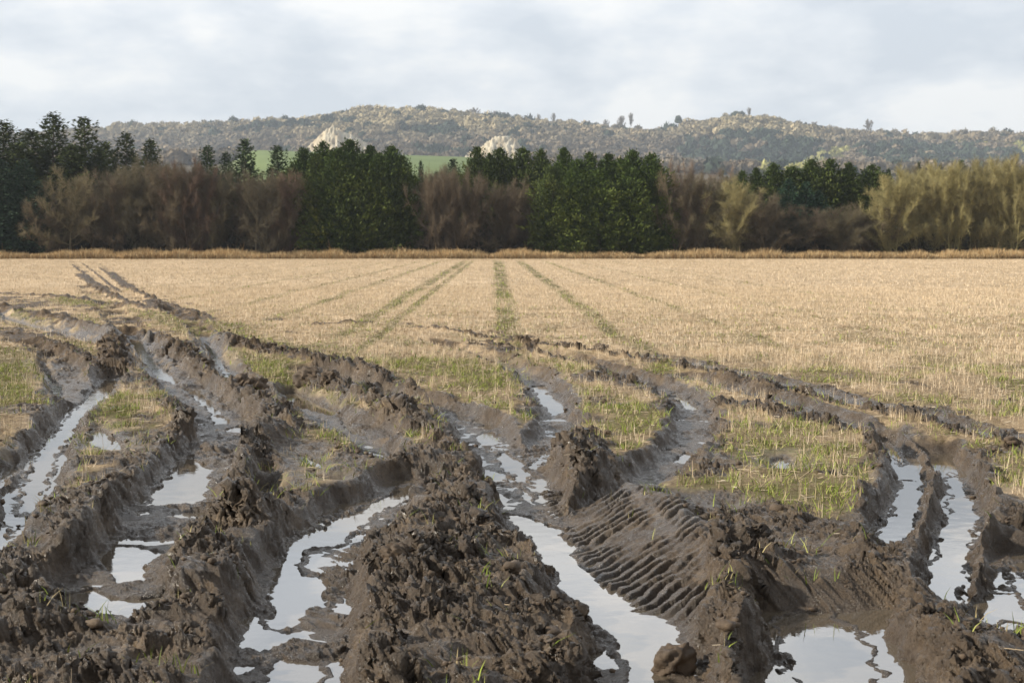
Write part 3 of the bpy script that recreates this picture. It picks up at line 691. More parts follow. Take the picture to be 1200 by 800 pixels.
BIG = [ # photo x, y of base, size m, label
 (362, 446, .17, 'large dark squarish mud clod standing at the edge of the grassy strip left of centre'),
 (388, 450, .13, 'mud clod leaning against the right side of the large squarish clod left of centre'),
 (281, 452, .13, 'left one of two dark clods at the end of the narrow bright puddle'),
 (300, 454, .13, 'right one of two dark clods at the end of the narrow bright puddle'),
 (487, 466, .07, 'rounded mud clod sitting alone below the toothed ridge left of centre'),
 (695, 508, .07, 'lone mud clod at the foot of the straw patch right of the centre mound'),
 (1010, 498, .06, 'small mud clod beside the thin rut on the right'),
 (637, 657, .055, 'small clod island standing in the upper part of the long centre puddle'),
 (790, 760, .10, 'big wet clod at the lower right bank of the long centre puddle'),
 (670, 706, .085, 'smooth rounded clod at the left bank of the long centre puddle'),
 (465, 680, .075, 'smooth grey rounded lump in the hollow left of the central mound'),
 (233, 612, .06, 'dark rounded clod right of the bright puddle in the left rut'),
]
for i, (px, py, s, lab) in enumerate(BIG):
    x, y = at(px, py, -.05 if py > 600 else 0); zz = terrain(np.array([float(x)]), np.array([float(y)]))[0][0]
    v, f = clod_shape(4, 11.3+i*2.9); q = v*np.array([s, s*.8, s*.75]); a = i*1.3
    q = np.stack([q[:,0]*math.cos(a)-q[:,1]*math.sin(a), q[:,0]*math.sin(a)+q[:,1]*math.cos(a), q[:,2]], 1)
    o = obj('mud_clod', mesh_np('mud_clod', q, f, MUDM.m), label=lab, cat='mud clod', group='large mud clods by the ruts')
    o.location = (x, y, max(zz, WL)+s*.22)

# ------------------------------------------------------------------ hills
SKY_PX = P(-400,185, -100,172, 60,160, 125,154, 150,149, 200,148, 300,147, 370,142, 410,134, 430,130, 480,129, 540,134, 600,141, 650,146, 700,150, 735,155, 765,157, 800,148, 830,142, 870,139, 910,148, 940,153, 980,156, 1020,159, 1060,160, 1100,159, 1140,157, 1200,163, 1300,172, 1600,185)
SKX = np.array([p[0] for p in SKY_PX], float); SKYY = np.array([p[1] for p in SKY_PX], float)+4.5
YF, YR = 1500., 2150.
def foot(px): return elev(np.interp(px, [270, 300, 560, 640, 900, 1600], [200, 184, 192, 203, 212, 212]), YF)
def hill(X, Y):
    px = 600+1667*X/np.maximum(Y, 1)*cp
    zf = foot(px); zr = elev(np.interp(600+1667*X/YR*cp, SKX, SKYY), YR)
    t1 = sstep(300, YF, Y)**.8
    u = np.clip((Y-YF)/(YR-YF), 0, 1); prof = sstep(0, 1, u*.92+.02)*.75+u*.25
    z = zf*t1*(Y < YF) + (Y >= YF)*(zf+(zr-zf)*prof)
    comb = 11*fbm(X/310+.3, Y/420, 101, 3)
    z = z + comb*sstep(0, .25, u)*(1-sstep(.7, .97, u)) - np.clip(Y-YR, 0, 900)*.03
    return z
xs = np.linspace(-1500, 1500, 260); ys = np.concatenate([np.linspace(300, 1400, 30), np.linspace(1420, 2300, 90), np.linspace(2350, 3200, 8)])
HX, HY = np.meshgrid(xs, ys); hx, hy = HX.ravel(), HY.ravel(); hz = hill(hx, hy)-.6
hpx = 600+1667*hx/hy*cp; hpy = 400-1667*np.tan(np.arctan2(hz-CAM_H, hy)+PITCH)
def in_poly(p, x, y):
    ins = np.zeros(len(x), bool); p = np.array(p, float)
    for a, b in zip(p, np.roll(p, -1, 0)):
        if a[1] != b[1]: ins ^= ((a[1] > y) != (b[1] > y)) & (x < (b[0]-a[0])*(y-a[1])/(b[1]-a[1])+a[0])
    return ins
MEADOW = [P(280,178, 330,181, 400,184, 500,189, 562,193, 590,199, 600,230, 280,230), P(966,155, 992,155, 994,161, 970,163), P(1040,160, 1230,168, 1230,174, 1100,169, 1045,165), P(742,154, 778,156, 776,160, 745,159)]
FALLOW = [P(480,187, 600,192, 600,205, 560,200)]
hm = np.zeros((len(hx), 3)); 
for i, p in enumerate(MEADOW): hm[in_poly(p, hpx, hpy) if i else (in_poly(p, hpx, hpy) | ((hy < YF) & (hpx < 600) & (hpx > 275))), 0] = 1
hm[in_poly(P(966,155, 1240,160, 1240,176, 966,164), hpx, hpy), 1] = 1
HM = Mat('hillside', .95, .05); v = HM.n('ShaderNodeVertexColor'); v.layer_name = 'masks'; s_ = HM.n('ShaderNodeSeparateColor'); HM.l(v.outputs[0], s_.inputs[0])
wd = HM.ramp(HM.noise(.02, 5), (.3, (.060, .050, .034)), (.7, (.14, .115, .075)))
gm = HM.ramp(HM.noise(.008, 4), (.3, (.125, .17, .055)), (.7, (.175, .225, .08)))
gm = HM.mix(s_.outputs[1], gm, (.38, .36, .12))
HM.color(HM.mix(s_.outputs[0], wd, gm))
nx = len(xs); hi_ = (np.arange(len(ys)-1)[:, None]*nx+np.arange(nx-1)[None, :]).ravel()
obj('hills', mesh_np('hills', np.stack([hx, hy, hz], 1), np.stack([hi_, hi_+1, hi_+nx+1, hi_+nx], 1), HM.m, colors={'masks': hm}), kind='structure', label='wooded chalk ridge beyond the tree belt')

# ---- chalk quarry faces
CH = Mat('chalk', .9, .1)
CH.color(CH.ramp(CH.noise(.11, 6, .65, sc=(1, .4, .25)), (.3, (.33, .25, .15)), (.5, (.52, .45, .32)), (.68, (.62, .575, .46)))); CH.bump(CH.noise(.35, 6, .7), .8, 2)
CLIFFS = [(P(360,176, 368,168, 376,160, 385,152, 393,149, 402,155, 412,158, 422,163, 430,168, 438,176), 184, 'larger pale chalk quarry face on the wooded hillside left of centre'),
          (P(538,190, 546,180, 560,177, 570,168, 580,161, 592,160, 604,164, 610,172, 616,180), 190, 'smaller chalk quarry face on the hillside above the centre cypresses')]
CLIFF_POLY = []
for top, bot, lab in CLIFFS:
    tx = np.array([p[0] for p in top], float); ty = np.array([p[1] for p in top], float)
    us = np.linspace(tx[0], tx[-1], 60); vs = np.linspace(0, 1, 22); Vc = []
    for j, vv in enumerate(np.concatenate([vs, [1.0, 1.0]])):
        for q in us:
            tyy = np.interp(q, tx, ty); yb = 1535; X0 = xat(q, yb); back = (j-len(vs)+1)*90 if j >= len(vs) else 0
            ztop = elev(tyy-1, 1620); zb = elev(bot, 1535)-3
            n_ = 1-abs(perlin(np.array([q*.12]), np.array([vv*.6]), 111)[0])*2
            yy = 1535 + 85*vv + back + 7*n_*math.sin(math.pi*min(vv, 1)) + 5*perlin(np.array([q*.4]), np.array([vv*5.]), 112)[0]
            Vc.append((X0*yy/1535, yy, zb+(ztop-zb)*vv + (2*perlin(np.array([q*.5]), np.array([vv*7.]), 113)[0]) - back*.08))
    m_ = len(us); r_ = len(vs)+2; ci = (np.arange(r_-1)[:, None]*m_+np.arange(m_-1)[None, :]).ravel()
    obj('chalk_cliff', mesh_np('chalk_cliff', Vc, np.stack([ci, ci+1, ci+m_+1, ci+m_], 1), CH.m), kind='structure', label=lab)
    CLIFF_POLY.append(list(top)+[(top[-1][0], bot+4), (top[0][0], bot+4)])

# ---- the wood on the hills
WOOD = leafmat('far_wood', .95)
def crown_template(nf, seed, flat=.75, conifer=False):
    r = np.random.default_rng(seed); 
    u = r.uniform(-.15, 1, nf); ph = r.uniform(0, 2*np.pi, nf); s_ = np.sqrt(np.clip(1-u*u, 0, 1))
    c = np.stack([s_*np.cos(ph), s_*np.sin(ph), u*flat], 1)*r.uniform(.72, 1.06, (nf, 1))
    nrm = c/np.linalg.norm(c, axis=1, keepdims=True)
    t = np.cross(nrm, r.normal(size=(nf, 3))); t /= np.linalg.norm(t, axis=1, keepdims=True); b = np.cross(nrm, t)
    s2 = r.uniform(.20, .38, (nf, 1)); nrm2 = nrm*r.uniform(-.3, .3, (nf, 1))
    V = np.stack([c+t*s2, c-t*s2*.5+b*s2*.87+nrm2, c-t*s2*.5-b*s2*.87-nrm2], 1).reshape(-1, 3)
    return V
tmpl = [crown_template(84, k) for k in range(5)]
n = 15000
Y = rng.uniform(1150, 2190, n); X = rng.uniform(-.42, .42, n)*Y
# thin to an even spacing
cellk = (np.round(X/12).astype(int)*100003+np.round(Y/12).astype(int)); _, ui = np.unique(cellk, return_index=True); X, Y = X[ui], Y[ui]
Z = hill(X, Y); px = 600+1667*X/Y*cp; py = 400-1667*np.tan(np.arctan2(Z+5-CAM_H, Y)+PITCH)
ok = np.ones(len(X), bool)
for p in MEADOW: ok &= ~(in_poly(p, px, py+2) & (Y < 2085))
for p in CLIFF_POLY: ok &= ~(in_poly(p, px, py) & (Y > 1400)) 
for p in CLIFF_POLY: ok &= ~(in_poly(p, px, py-7) & (Y < 1660)) & ~(in_poly(p, px, py-2) & (Y < 1660))
ok &= ~((Y < YF) & (px < 585) & (px > 275))
X, Y, Z, px, py = X[ok], Y[ok], Z[ok], px[ok], py[ok]; n = len(X)
DARK = [P(795,178, 815,164, 850,154, 905,156, 945,168, 955,185, 930,200, 860,196, 800,190), P(1000,172, 1060,168, 1100,172, 1190,178, 1195,190, 1100,196, 1010,192), P(915,160, 960,168, 960,182, 920,185)]
YEL = [P(870,212, 900,193, 940,180, 985,172, 1000,178, 960,196, 900,215), P(1180,170, 1240,170, 1240,200, 1190,190)]
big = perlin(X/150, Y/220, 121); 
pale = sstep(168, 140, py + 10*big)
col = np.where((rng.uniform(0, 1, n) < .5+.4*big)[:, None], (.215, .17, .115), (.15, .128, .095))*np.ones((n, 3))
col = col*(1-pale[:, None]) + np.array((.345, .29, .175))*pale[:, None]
isd = rng.uniform(0, 1, n) < .07*(1+big)
isd |= (perlin(X/60, Y/120, 123) > .38) & (px > 250) & (px < 620) & (py > 140)
for p in DARK: isd |= in_poly(p, px, py) & (rng.uniform(0, 1, n) < .82)
col[isd] = (.038, .055, .036)
for p in YEL: k = in_poly(p, px, py) & ~isd; col[k] = (.30, .29, .11)
lit = rng.uniform(0, 1, n) < .10; col[lit & ~isd] *= 1.35
col *= rng.uniform(.85, 1.15, (n, 1))*(1+.25*perlin(X/90, Y/160, 125))[:, None]
VV, CC = [], []
sz = rng.uniform(4.6, 9.5, n); hh = sz*rng.uniform(.75, 1.15, n); hh[isd] *= 1.15; hh *= np.where(Y > 2070, rng.uniform(.9, 1.5, n), 1)
ang = rng.uniform(0, 6.28, n)
for i in range(n):
    v = tmpl[i % 5]; ca, sa = math.cos(ang[i]), math.sin(ang[i])
    VV.append(np.stack([(v[:,0]*ca-v[:,1]*sa)*sz[i]+X[i], (v[:,0]*sa+v[:,1]*ca)*sz[i]+Y[i], v[:,2]*hh[i]*1.25+Z[i]+3], 1))
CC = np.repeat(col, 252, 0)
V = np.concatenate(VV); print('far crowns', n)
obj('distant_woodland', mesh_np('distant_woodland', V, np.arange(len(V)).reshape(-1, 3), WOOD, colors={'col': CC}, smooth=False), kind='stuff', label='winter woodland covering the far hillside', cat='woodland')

# ------------------------------------------------------------------ trees
BARK = leafmat('bark_and_twigs', .9, tint=True)
LEAF = leafmat('conifer_foliage', .8, tint=True)
def tubes(segs, sides=4):
    """segs: list of (p0, p1, r0, r1)"""
    A_ = np.array([s[0] for s in segs]); B = np.array([s[1] for s in segs]); r0 = np.array([s[2] for s in segs]); r1 = np.array([s[3] for s in segs])
    d = B-A_; d /= np.linalg.norm(d, axis=1, keepdims=True)+1e-9
    ref = np.where(np.abs(d[:, 2:3]) > .9, np.array([[1., 0, 0]]), np.array([[0., 0, 1.]]))
    u = np.cross(d, ref); u /= np.linalg.norm(u, axis=1, keepdims=True); w = np.cross(d, u)
    V = []
    for base, r in ((A_, r0), (B, r1)):
        for k in range(sides):
            a = 2*math.pi*k/sides; V.append(base + (u*math.cos(a)+w*math.sin(a))*r[:, None])
    V = np.stack(V, 1).reshape(-1, 3); n = len(segs); b = np.arange(n)[:, None]*2*sides
    F = np.concatenate([b+np.array([[k, (k+1) % sides, sides+(k+1) % sides, sides+k]]) for k in range(sides)])
    return V, F
def rdir(d, spread, r):
    v = np.array(d)+r.normal(0, spread, 3); return v/np.linalg.norm(v)
def bare_tree(seed, H, W, stems=1, trunk_h=.25, up=.35, nlimb=12, fine=1.0, tw=.020):
    r = np.random.default_rng(seed); trunk, tw_ = [], []
    for st in range(stems):
        a = r.uniform(0, 6.28); off = np.array([math.cos(a), math.sin(a), 0])*(0 if stems == 1 else W*.10*r.uniform(.3, 1))
        p = off.copy(); d = np.array([off[0]*.25, off[1]*.25, 1.]); d /= np.linalg.norm(d); rad = .017*H/(stems**.4); L_ = H*.80*r.uniform(.8, 1); k = 8; path = [p]
        for i in range(k):
            d = rdir(d+np.array([0, 0, .2]), .08, r); q = p+d*L_/k; trunk.append((p, q, rad*(1-i/k*.85), rad*(1-(i+1)/k*.85))); p = q; path.append(p)
        nl = max(3, int(nlimb/stems**.6))
        for j in range(nl):
            t = trunk_h+(1-trunk_h)*((j+r.uniform(0, 1))/nl); i = min(int(t*k), k-1); f = t*k-i
            b = path[i]*(1-f)+path[i+1]*f; az = j*2.4+r.uniform(-.5, .5)
            prof = math.sin(math.pi*min(1, .22+.70*t))**.6
            ln = W*.5*prof*r.uniform(.7, 1.1); dd = np.array([math.cos(az), math.sin(az), up+.8*t]); dd /= np.linalg.norm(dd)
            pp = b; lr = rad*.42*(1-t*.6); m = 5
            for s in range(m):
                dd = rdir(dd+np.array([0, 0, .10]), .13, r); q = pp+dd*ln*1.15/m; trunk.append((pp, q, lr*(1-s/m*.8), lr*(1-(s+1)/m*.8)))
                for c_ in range(int(3*fine)):
                    tt = r.uniform(0, 1); bb = pp+(q-pp)*tt; d2 = rdir(dd*.8+np.array([0, 0, up*.6]), .55, r); l2 = ln*r.uniform(.22, .5)*(1-.4*s/m)
                    p2 = bb
                    for s2 in range(3):
                        d2 = rdir(d2+np.array([0, 0, .12]), .16, r); q2 = p2+d2*l2/3; tw_.append((p2, q2, tw*(1.1-s2*.25), tw*(.85-s2*.25)))
                        for c3 in range(int(4*fine)):
                            b3 = p2+(q2-p2)*r.uniform(0, 1); d3 = rdir(d2+np.array([0, 0, .15]), .55, r); l3 = r.uniform(.35, .95)*W/8
                            m3 = b3+d3*l3*.5; e3 = m3+rdir(d3, .3, r)*l3*.5; tw_.append((b3, m3, tw*.55, tw*.45)); tw_.append((m3, e3, tw*.45, tw*.2))
                            d4 = rdir(d3, .5, r); tw_.append((m3, m3+d4*l3*.5, tw*.4, tw*.2))
                pp = q
    Vt, Ft = tubes(trunk, 5); Vc, Fc = tubes(tw_, 3)
    ct = np.repeat(palette(len(trunk), [(1, 1, 1)], .12), 10, 0); cc = np.repeat(palette(len(tw_), [(1, 1, 1)], .3), 6, 0)
    return (mesh_np('trunk', Vt, Ft, BARK, colors={'col': ct}), mesh_np('twigs', Vc, Fc, BARK, colors={'col': cc}, smooth=False))
def conifer(seed, H, W, kind='cypress'):
    """whorls of drooping sprays on a trunk"""
    r = np.random.default_rng(seed); trunk = []; p = np.zeros(3); k = 8
    for i in range(k):
        q = np.array([r.normal(0, .05), r.normal(0, .05), H*.97*(i+1)/k]); trunk.append((p, q, .016*H*(1-i/k*.93), .016*H*(1-(i+1)/k*.93))); p = q
    V, F, C, base, tri = [], [], [], 0, []
    nb = int((460 if kind == 'spruce' else 560)*(H/11)); cent = []; dirs = []; size = []; tone = []
    for j in range(nb):
        t = (j+r.uniform(0, 1))/nb
        if kind == 'spruce': prof = (1-t)**.54*(.86+.22*math.sin(t*34+seed)*.5); z0 = .04; rise = -.15+.75*t
        elif kind == 'column': prof = min(1, (1-t)*2.2)**.8*(.5+.5*min(1, t*5+.4)); z0 = .02; rise = -.25+.9*t
        else: prof = min(1, (1-t)*(2.5 if seed % 2 else 1.9))**(.75 if seed % 2 else .92)*(.85+.15*min(1, t*4))*(1+.10*math.sin(t*17+seed*2)); z0 = .01; rise = .15+1.1*t
        az = j*2.39996+r.uniform(-.3, .3)
        bulge = 1+.22*math.sin(az*3+seed*1.7+t*4)+.14*r.normal()
        ln = W*.5*prof*bulge*r.uniform(.75, 1.1)+.12
        st = np.array([0, 0, H*(z0+(1-z0)*t*.985)]); d = np.array([math.cos(az), math.sin(az), rise]); d /= np.linalg.norm(d)
        ns = max(6, int(ln*12)); tn = r.uniform(.75, 1.2)
        for s in range(ns):
            f = (s+r.uniform(.2, 1))/ns; f = f**.6
            c_ = st+d*ln*f+np.array([0, 0, -(.35 if kind == 'spruce' else .12)*ln*f*f*(1 if kind != 'spruce' else .8)])+r.normal(0, .10+.07*ln*.5, 3)
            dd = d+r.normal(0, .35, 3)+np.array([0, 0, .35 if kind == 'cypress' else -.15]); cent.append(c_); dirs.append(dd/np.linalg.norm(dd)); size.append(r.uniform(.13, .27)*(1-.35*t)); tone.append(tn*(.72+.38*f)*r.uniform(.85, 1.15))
    c = np.array(cent); d = np.array(dirs); s = np.array(size)[:, None]; n = len(c)
    t = np.cross(d, r.normal(size=(n, 3))); t /= np.linalg.norm(t, axis=1, keepdims=True)
    V = np.stack([c-d*s*.6-t*s*.15, c-t*s*.42, c+d*s*1.1, c+t*s*.42], 1).reshape(-1, 3)
    tn = np.array(tone)[:, None]; base_c = {'spruce': (.030, .047, .020), 'cypress': (.036, .054, .016), 'column': (.030, .056, .030)}[kind]
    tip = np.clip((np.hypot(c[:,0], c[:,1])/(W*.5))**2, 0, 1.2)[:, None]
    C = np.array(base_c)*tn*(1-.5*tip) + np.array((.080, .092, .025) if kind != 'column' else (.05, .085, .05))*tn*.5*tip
    # leader shoots give the ragged tip
    Vt, Ft = tubes(trunk, 6)
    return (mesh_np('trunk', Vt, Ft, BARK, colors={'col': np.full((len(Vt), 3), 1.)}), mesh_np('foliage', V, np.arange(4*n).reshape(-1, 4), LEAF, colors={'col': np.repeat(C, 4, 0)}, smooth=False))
def tree(kind_name, meshes, loc, scale, rz, label, cat, group, tint, trunk_tint=(.10, .08, .06), crown='crown'):
    e = bpy.data.objects.new(kind_name, None); COL.objects.link(e); e.location = loc; e.rotation_euler = (0, 0, rz); e.scale = scale
    tag(e, label, cat, group)
    for nm, me, c_ in (('trunk', meshes[0], trunk_tint), (crown, meshes[1], tint)):
        o = bpy.data.objects.new(nm, me); COL.objects.link(o); o.parent = e; o.color = (*c_, 1)
    return e
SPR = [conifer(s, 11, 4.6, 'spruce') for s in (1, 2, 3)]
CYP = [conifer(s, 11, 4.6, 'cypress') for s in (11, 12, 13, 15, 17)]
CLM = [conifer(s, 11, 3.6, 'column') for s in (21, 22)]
ORD = ['first', 'second', 'third', 'fourth', 'fifth', 'sixth', 'seventh', 'eighth', 'ninth', 'tenth', 'eleventh', 'twelfth', 'thirteenth', 'fourteenth', 'fifteenth', 'sixteenth', 'seventeenth', 'eighteenth', 'nineteenth', 'twentieth']
def con_row(items, pool, cat, name, phrase, tail, group, Y0=158, tint=(1, 1, 1)):
    items = sorted(items)
    for i, it in enumerate(items):
        px, top, wpx = it[:3]; Y = Y0 + (it[3] if len(it) > 3 else 0); tn = it[4] if len(it) > 4 else 1.0; H = elev(top, Y); W = wpx*1.22/1667*Y; H *= rng.uniform(.97, 1.03); W *= rng.uniform(.9, 1.15)
        me = pool[i % len(pool)]; ws = W/(4.6 if pool is not CLM else 3.6)
        lab = '%s, %s from left, %s' % (phrase, ORD[i], tail)
        tt = tint if not isinstance(tn, tuple) else tn
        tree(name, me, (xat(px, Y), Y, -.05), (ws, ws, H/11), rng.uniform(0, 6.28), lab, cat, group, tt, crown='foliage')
GR = 'evergreens in the tree belt'
con_row([(-24,150,84), (10,143,84,0), (42,148,80,3), (68,135,76,1), (104,139,80,0), (128,162,64,5), (152,157,66,2), (180,163,56,4), (26,166,80,-2), (88,168,80,-2), (120,176,70,-1)], SPR, 'spruce', 'spruce_tree', 'tall dark spruce', 'in the clump at far left', GR, 164, (1.7, 1.45, 1.0))
con_row([(6,188,44), (33,184,40), (-34,190,44)], CLM, 'cypress', 'cypress_tree', 'bluish drooping evergreen', 'in front of the left spruces', GR, 156, (.95, .95, .95))
con_row([(246,167,46), (268,176,42), (290,163,50), (328,173,52)], SPR, 'spruce', 'spruce_tree', 'small green spruce', 'left of the broad cypress block', GR, 166, (1.3, 1.35, 1.1))
con_row([(358,172,56,3), (380,165,54,3), (374,180,54,-2,(1.6,1.5,1.0)), (412,167,60,1), (436,167,58,0), (460,174,52,-1), (472,184,40,-2), (398,176,56,-3), (426,178,56,-3), (446,176,52,-3)], CYP, 'cypress', 'cypress_tree', 'dense dark cypress', 'in the broad block left of centre', GR, 159, (1.3, 1.4, 1.0))
con_row([(494,188,17), (512,197,18), (531,188,34)], SPR, 'spruce', 'spruce_tree', 'small dark conifer', 'before the distant green meadow', GR, 176, (.8, .9, .9))
con_row([(560,174,52,4), (574,182,46,3), (586,173,54,5), (612,175,54,4), (634,177,48,3)], CYP, 'cypress', 'cypress_tree', 'yellow-green cypress', 'rising behind brown shrubs in the centre', GR, 163, (1.5, 1.45, 1.1))
con_row([(648,192,50,-2,(1.5,1.45,1.1)), (660,175,56,1), (676,184,50,0), (690,178,54,0), (712,177,56,1), (726,184,50,0), (740,177,58,0), (762,179,52,-1), (768,192,40,-2), (672,198,50,-3), (702,194,54,-3), (738,194,54,-3)], CYP, 'cypress', 'cypress_tree', 'green wall-like cypress', 'in the long clump right of centre', GR, 158, (1.5, 1.6, 1.05))
con_row([(868,200,30), (884,195,44), (904,190,50), (926,192,48), (948,189,52), (970,187,52), (992,189,52), (1018,192,54), (1030,204,36)], CYP, 'cypress', 'cypress_tree', 'yellowish green cypress', 'in the evergreen clump at right', GR, 165, (1.45, 1.45, 1.1))
con_row([(922,208,32), (942,214,32), (957,222,26)], CLM, 'cypress', 'cypress_tree', 'blue-green columnar evergreen', 'before the evergreen clump at right', GR, 160, (.9, 1.05, 1.1))
con_row([(850,206,18), (1038,197,24), (1051,199,18), (1073,190,22), (1098,194,20), (1122,186,30), (1138,190,22), (1186,192,26)], SPR, 'spruce', 'spruce_tree', 'small conifer tip', 'poking above the bare trees at right', GR, 176, (1.2, 1.25, 1.0))
BTR = [bare_tree(31, 9, 9.5, 1, .16, .15, 16, 1.2), bare_tree(32, 9, 9.5, 3, .08, .2, 24, 1.2), bare_tree(33, 9, 9, 4, .06, .35, 28, 1.2), bare_tree(34, 9, 10, 2, .08, .15, 20, 1.2)]
WIL = [bare_tree(41, 9, 8, 3, .10, .8, 24, 1.25), bare_tree(42, 9, 8, 1, .18, .6, 18, 1.5), bare_tree(43, 9, 8.5, 4, .08, .6, 26, 1.2)]
BR = 'bare winter trees in the tree belt'
def bare_row(items, pool, cat, name, phrase, tail, Y0, tints):
    for i, (px, top, wpx) in enumerate(sorted(items)):
        Y = Y0+rng.uniform(-1.5, 1.5); H = elev(top, Y)*1.06; W = wpx*1.5/1667*Y; me = pool[(i*3+len(items)) % len(pool)]; tn = tints[i % len(tints)]; j = rng.uniform(.66, .98)
        tree(name, me, (xat(px, Y), Y, -.05), (W/9, W/9, H/9), rng.uniform(0, 6.28), '%s, %s from left, %s' % (phrase, ORD[i], tail), cat, BR, tuple(q*j for q in tn), tuple(q*.9 for q in tn))
BRN = [(.180, .145, .095), (.155, .132, .088), (.185, .145, .100), (.18, .156, .098)]
RED = [(.195, .135, .098), (.185, .145, .100)]
OLV = [(.40, .35, .16), (.33, .29, .14), (.44, .385, .19)]
tree('bare_tree', BTR[0], (xat(84, 154.5), 154.5, -.05), (.95, .95, elev(190, 154.5)/8.6), 1.1, 'olive-brown bare tree with straight visible trunk, before the left spruces', 'bare tree', BR, (.20, .17, .10), (.17, .145, .09))
bare_row([(58,236,50), (112,208,60), (140,203,60), (168,198,60), (192,195,56)], BTR, 'bare tree', 'bare_tree', 'brown leafless tree', 'before the spruces at far left', 156, BRN)
bare_row([(208,200,56), (230,198,56), (254,204,56), (278,200,58), (302,208,58), (324,210,56), (344,206,44)], BTR, 'bare tree', 'bare_tree', 'reddish leafless tree', 'left of the broad cypress block', 156.5, [BRN[0], RED[0], BRN[3], RED[1], BRN[1]])
bare_row([(212,203,56), (240,205,56), (268,210,56), (312,212,56), (336,214,50)], BTR, 'bare tree', 'bare_tree', 'dim back-row leafless tree', 'left of the broad cypress block', 170, BRN)
bare_row([(500,208,44), (520,205,46), (542,203,50), (562,210,48), (584,216,50), (604,224,44), (618,238,30)], BTR, 'bare tree', 'bare_tree', 'purplish brown leafless tree', 'between the two cypress blocks', 156.5, [BRN[2], BRN[0], RED[1]])
bare_row([(502,206,52), (526,207,52), (552,206,52)], BTR, 'bare tree', 'bare_tree', 'dim back-row leafless tree', 'between the two cypress blocks', 172, BRN)
bare_row([(796,204,52), (814,212,52), (834,218,54), (856,218,60), (882,226,56)], BTR, 'bare tree', 'bare_tree', 'grey-brown leafless tree', 'right of the long cypress wall', 156.5, [BRN[0], RED[0], BRN[3], OLV[1]])
bare_row([(790,192,40), (806,202,50), (826,206,50), (846,210,50), (872,216,56)], BTR, 'bare tree', 'bare_tree', 'pale back-row twiggy tree', 'right of the long cypress wall', 171, [(.28,.21,.16), (.36,.31,.21)])
bare_row([(902,238,60), (930,250,56), (960,245,60), (990,248,60), (1018,240,56)], BTR, 'bare tree', 'bare_tree', 'low brown leafless tree', 'under the evergreen clump at right', 155.5, BRN)
bare_row([(1044,210,60), (1068,203,58), (1092,198,58), (1116,196,60), (1140,194,60), (1164,192,60), (1188,194,60), (1214,192,60)], WIL, 'willow', 'willow_tree', 'olive-yellow bare willow', 'in the stand at far right', 156.5, OLV)
bare_row([(1056,204,56), (1082,200,56), (1106,198,56), (1130,196,56), (1158,194,56), (1184,194,56), (1210,194,56)], BTR, 'bare tree', 'bare_tree', 'darker back-row leafless tree', 'behind the olive willows at far right', 170, [OLV[1], BRN[3], BRN[1]])
bare_row([(60,212,60), (104,214,60), (150,206,60), (186,206,60), (20,230,60)], BTR, 'bare tree', 'bare_tree', 'dim leafless tree', 'just below the spruce tops at far left', 161, BRN)
# undergrowth: dense bramble and thorn filling the foot of the belt
n = 110000; X = rng.uniform(-80, 80, n); Y = rng.uniform(156.5, 182, n)
hmax = 2.2 + sstep(158, 170, Y)*2.6 + 1.1*fbm(X*.12, Y*.1, 131, 3)
Zb = rng.uniform(0, 1, n)*np.clip(hmax, .8, 9)
cols = palette(n, [(.060,.046,.034), (.075,.06,.042), (.05,.045,.032), (.045,.05,.03)], .3)
V, F, C = blades('u', X, Y, Zb, rng.uniform(.3, 1.1, n), rng.uniform(.05, .14, n), np.abs(rng.normal(.6, .5, n)), cols, bend=.3, seg=1)
obj('undergrowth', mesh_np('undergrowth', V, F, BLADE, colors={'col': C}, smooth=False), kind='stuff', label='dark tangled undergrowth at the foot of the tree belt', cat='undergrowth')

# ---- single trees on the skyline
FARB = [bare_tree(51, 9, 8, 1, .35, .3, 14, 1.0, .05), bare_tree(52, 9, 7, 1, .4, .6, 12, 1.0, .05)]
SK = 'lone trees on the skyline'
for i, (px, top, base, wpx, lab) in enumerate([
    (727, 133, 157, 13, 'small round-headed bare tree on the skyline, left of a taller twin'),
    (738, 131, 157, 12, 'tall bare tree on the skyline beside a shorter round one'),
    (648, 130, 150, 8, 'thin wispy bare tree standing alone on the ridge above the centre'),
    (631, 133, 150, 9, 'faint bare tree on the ridge just left of a thin wispy one'),
    (557, 124, 142, 14, 'round bare tree on the ridge at the right shoulder of the highest hump'),
    (580, 129, 144, 9, 'small bare tree right of the round one on the ridge'),
    (590, 130, 145, 10, 'second small bare tree right of the round one on the ridge'),
    (875, 125, 145, 10, 'bare tree on the skyline touching the flat-topped pine'),
    (893, 131, 152, 16, 'wide bare tree right of the flat-topped pine'),
    (1014, 139, 162, 20, 'broad bare tree standing above the skyline at right'),
    (709, 138, 155, 9, 'low bare tree on the ridge left of the two skyline twins'),
    (950, 142, 158, 18, 'brownish bare tree on the skyline between the pine and the broad tree at right')]):
    Y = 2120; H = elev(top, Y)-elev(base, Y); X0 = xat(px, Y); W = wpx/1667*Y
    tree('bare_tree', FARB[i % 2], (X0, Y, elev(base, Y)), (W/7.5, W/7.5, H/9), i*1.1, lab, 'bare tree', SK, (.24, .20, .15), (.22, .19, .14))
def dome_tree(seed, flat):
    v = crown_template(260, seed, flat)*np.array([4, 4, 4.]) + np.array([0, 0, 5.5]); n = len(v)//3
    Vt, Ft = tubes([(np.zeros(3), np.array([0, 0, 6.]), .4, .25)], 6)
    return (mesh_np('trunk', Vt, Ft, BARK, colors={'col': np.ones((len(Vt), 3))}), mesh_np('crown', v, np.arange(3*n).reshape(-1, 3), LEAF, colors={'col': np.repeat(palette(n, [(.04,.055,.03), (.05,.07,.04)]), 3, 0)}, smooth=False))
DT = dome_tree(61, .5), dome_tree(62, 1.0)
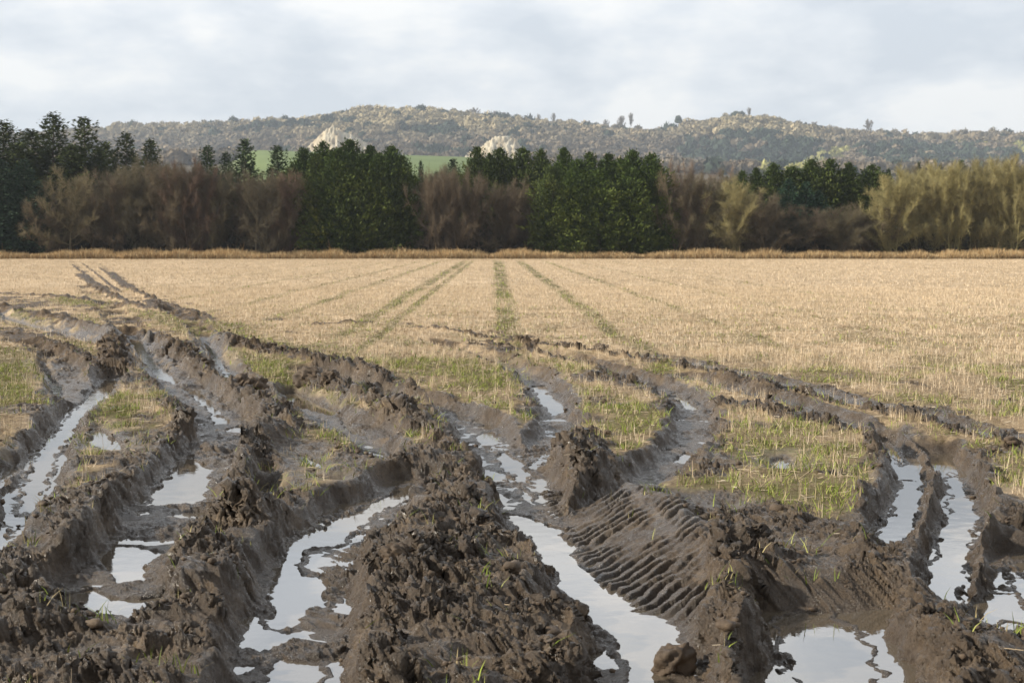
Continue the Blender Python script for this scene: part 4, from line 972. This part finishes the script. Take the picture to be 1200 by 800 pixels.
for px, top, base, wpx, k, lab in ((862, 128, 147, 16, 0, 'dark flat-topped pine standing on the skyline right of centre'), (793, 136, 152, 8, 1, 'small dark rounded evergreen on the skyline right of the notch'),
                             (903, 138, 152, 16, 0, 'dark spreading evergreen among bare trees on the ridge'), (772, 151, 160, 7, 1, 'tiny dark bush by the small pale house on the skyline'), (1186, 165, 178, 18, 0, 'dark evergreen clump on the slope at the far right')):
    Y = 2110; H = elev(top, Y)-elev(base, Y); W = wpx/1667*Y
    tree('pine_tree' if k == 0 else 'evergreen_tree', DT[k], (xat(px, Y), Y, elev(base, Y)), (W/8, W/8, H/9.3), 0, lab, 'pine' if k == 0 else 'evergreen', SK, (1, 1, 1))
Y = 2110; Hc = elev(147, Y)-elev(159, Y)
tree('spruce_tree', SPR[0], (xat(777, Y), Y, elev(159, Y)), (7/1667*Y/4.6,)*2+(Hc/11,), 0, 'tiny pointed conifer on the skyline in the notch of the ridge', 'spruce', SK, (1, 1, 1), crown='foliage')
# small pale house on the skyline
def box(x0, x1, y0, y1, z0, z1):
    v = [(x, y, z) for z in (z0, z1) for y in (y0, y1) for x in (x0, x1)]
    return np.array(v, float), np.array([[0,2,3,1],[4,5,7,6],[0,1,5,4],[2,6,7,3],[0,4,6,2],[1,3,7,5]])
def flatm(name, c_, r_=.8):
    m = Mat(name, r_, .3); m.color(m.mix(m.noise(1.5, 4), c_, tuple(q*.8 for q in c_))); return m.m
he = bpy.data.objects.new('house', None); COL.objects.link(he); he.location = (xat(766, 2080), 2080, elev(159, 2080)); tag(he, 'tiny pale low house on the skyline beside the pointed conifer', 'house')
v, f = box(-5, 5, -4, 4, -2, 3); obj('wall', mesh_np('wall', v, f, flatm('cream_render', (.7, .66, .55)), smooth=False), he)
v = np.array([(-5.4,-4.4,3.003), (5.4,-4.4,3.003), (5.4,4.4,3.003), (-5.4,4.4,3.003), (-5.4,0,5.4), (5.4,0,5.4)], float)
obj('roof', mesh_np('roof', v, np.array([[0,1,5,4],[2,3,4,5],[0,3,2,1],[0,4,3,3],[1,2,5,5]])[:3], flatm('slate', (.16, .13, .12)), smooth=False), he)
for x_ in (-2.5, 2.2):
    v, f = box(x_-.6, x_+.6, -4.06, -4.003, .6, 1.9); obj('window', mesh_np('window', v, f, flatm('dark_glass', (.03, .035, .04), .2), smooth=False), he)

# ------------------------------------------------------------------ haze
hz_m = bpy.data.materials.new('haze'); hz_m.use_nodes = True; t_ = hz_m.node_tree; t_.nodes.clear()
o_ = t_.nodes.new('ShaderNodeOutputMaterial'); pv = t_.nodes.new('ShaderNodeVolumePrincipled'); pv.inputs['Density'].default_value = .00016
pv.inputs['Color'].default_value = (.78, .87, 1.0, 1); pv.inputs['Anisotropy'].default_value = .1; t_.links.new(pv.outputs[0], o_.inputs['Volume'])
v, f = box(-4700, 4700, -4700, 4700, -80, 290)
obj('haze', mesh_np('haze', v, f, hz_m, smooth=False), kind='stuff', label='thin winter haze over the fields and hills')
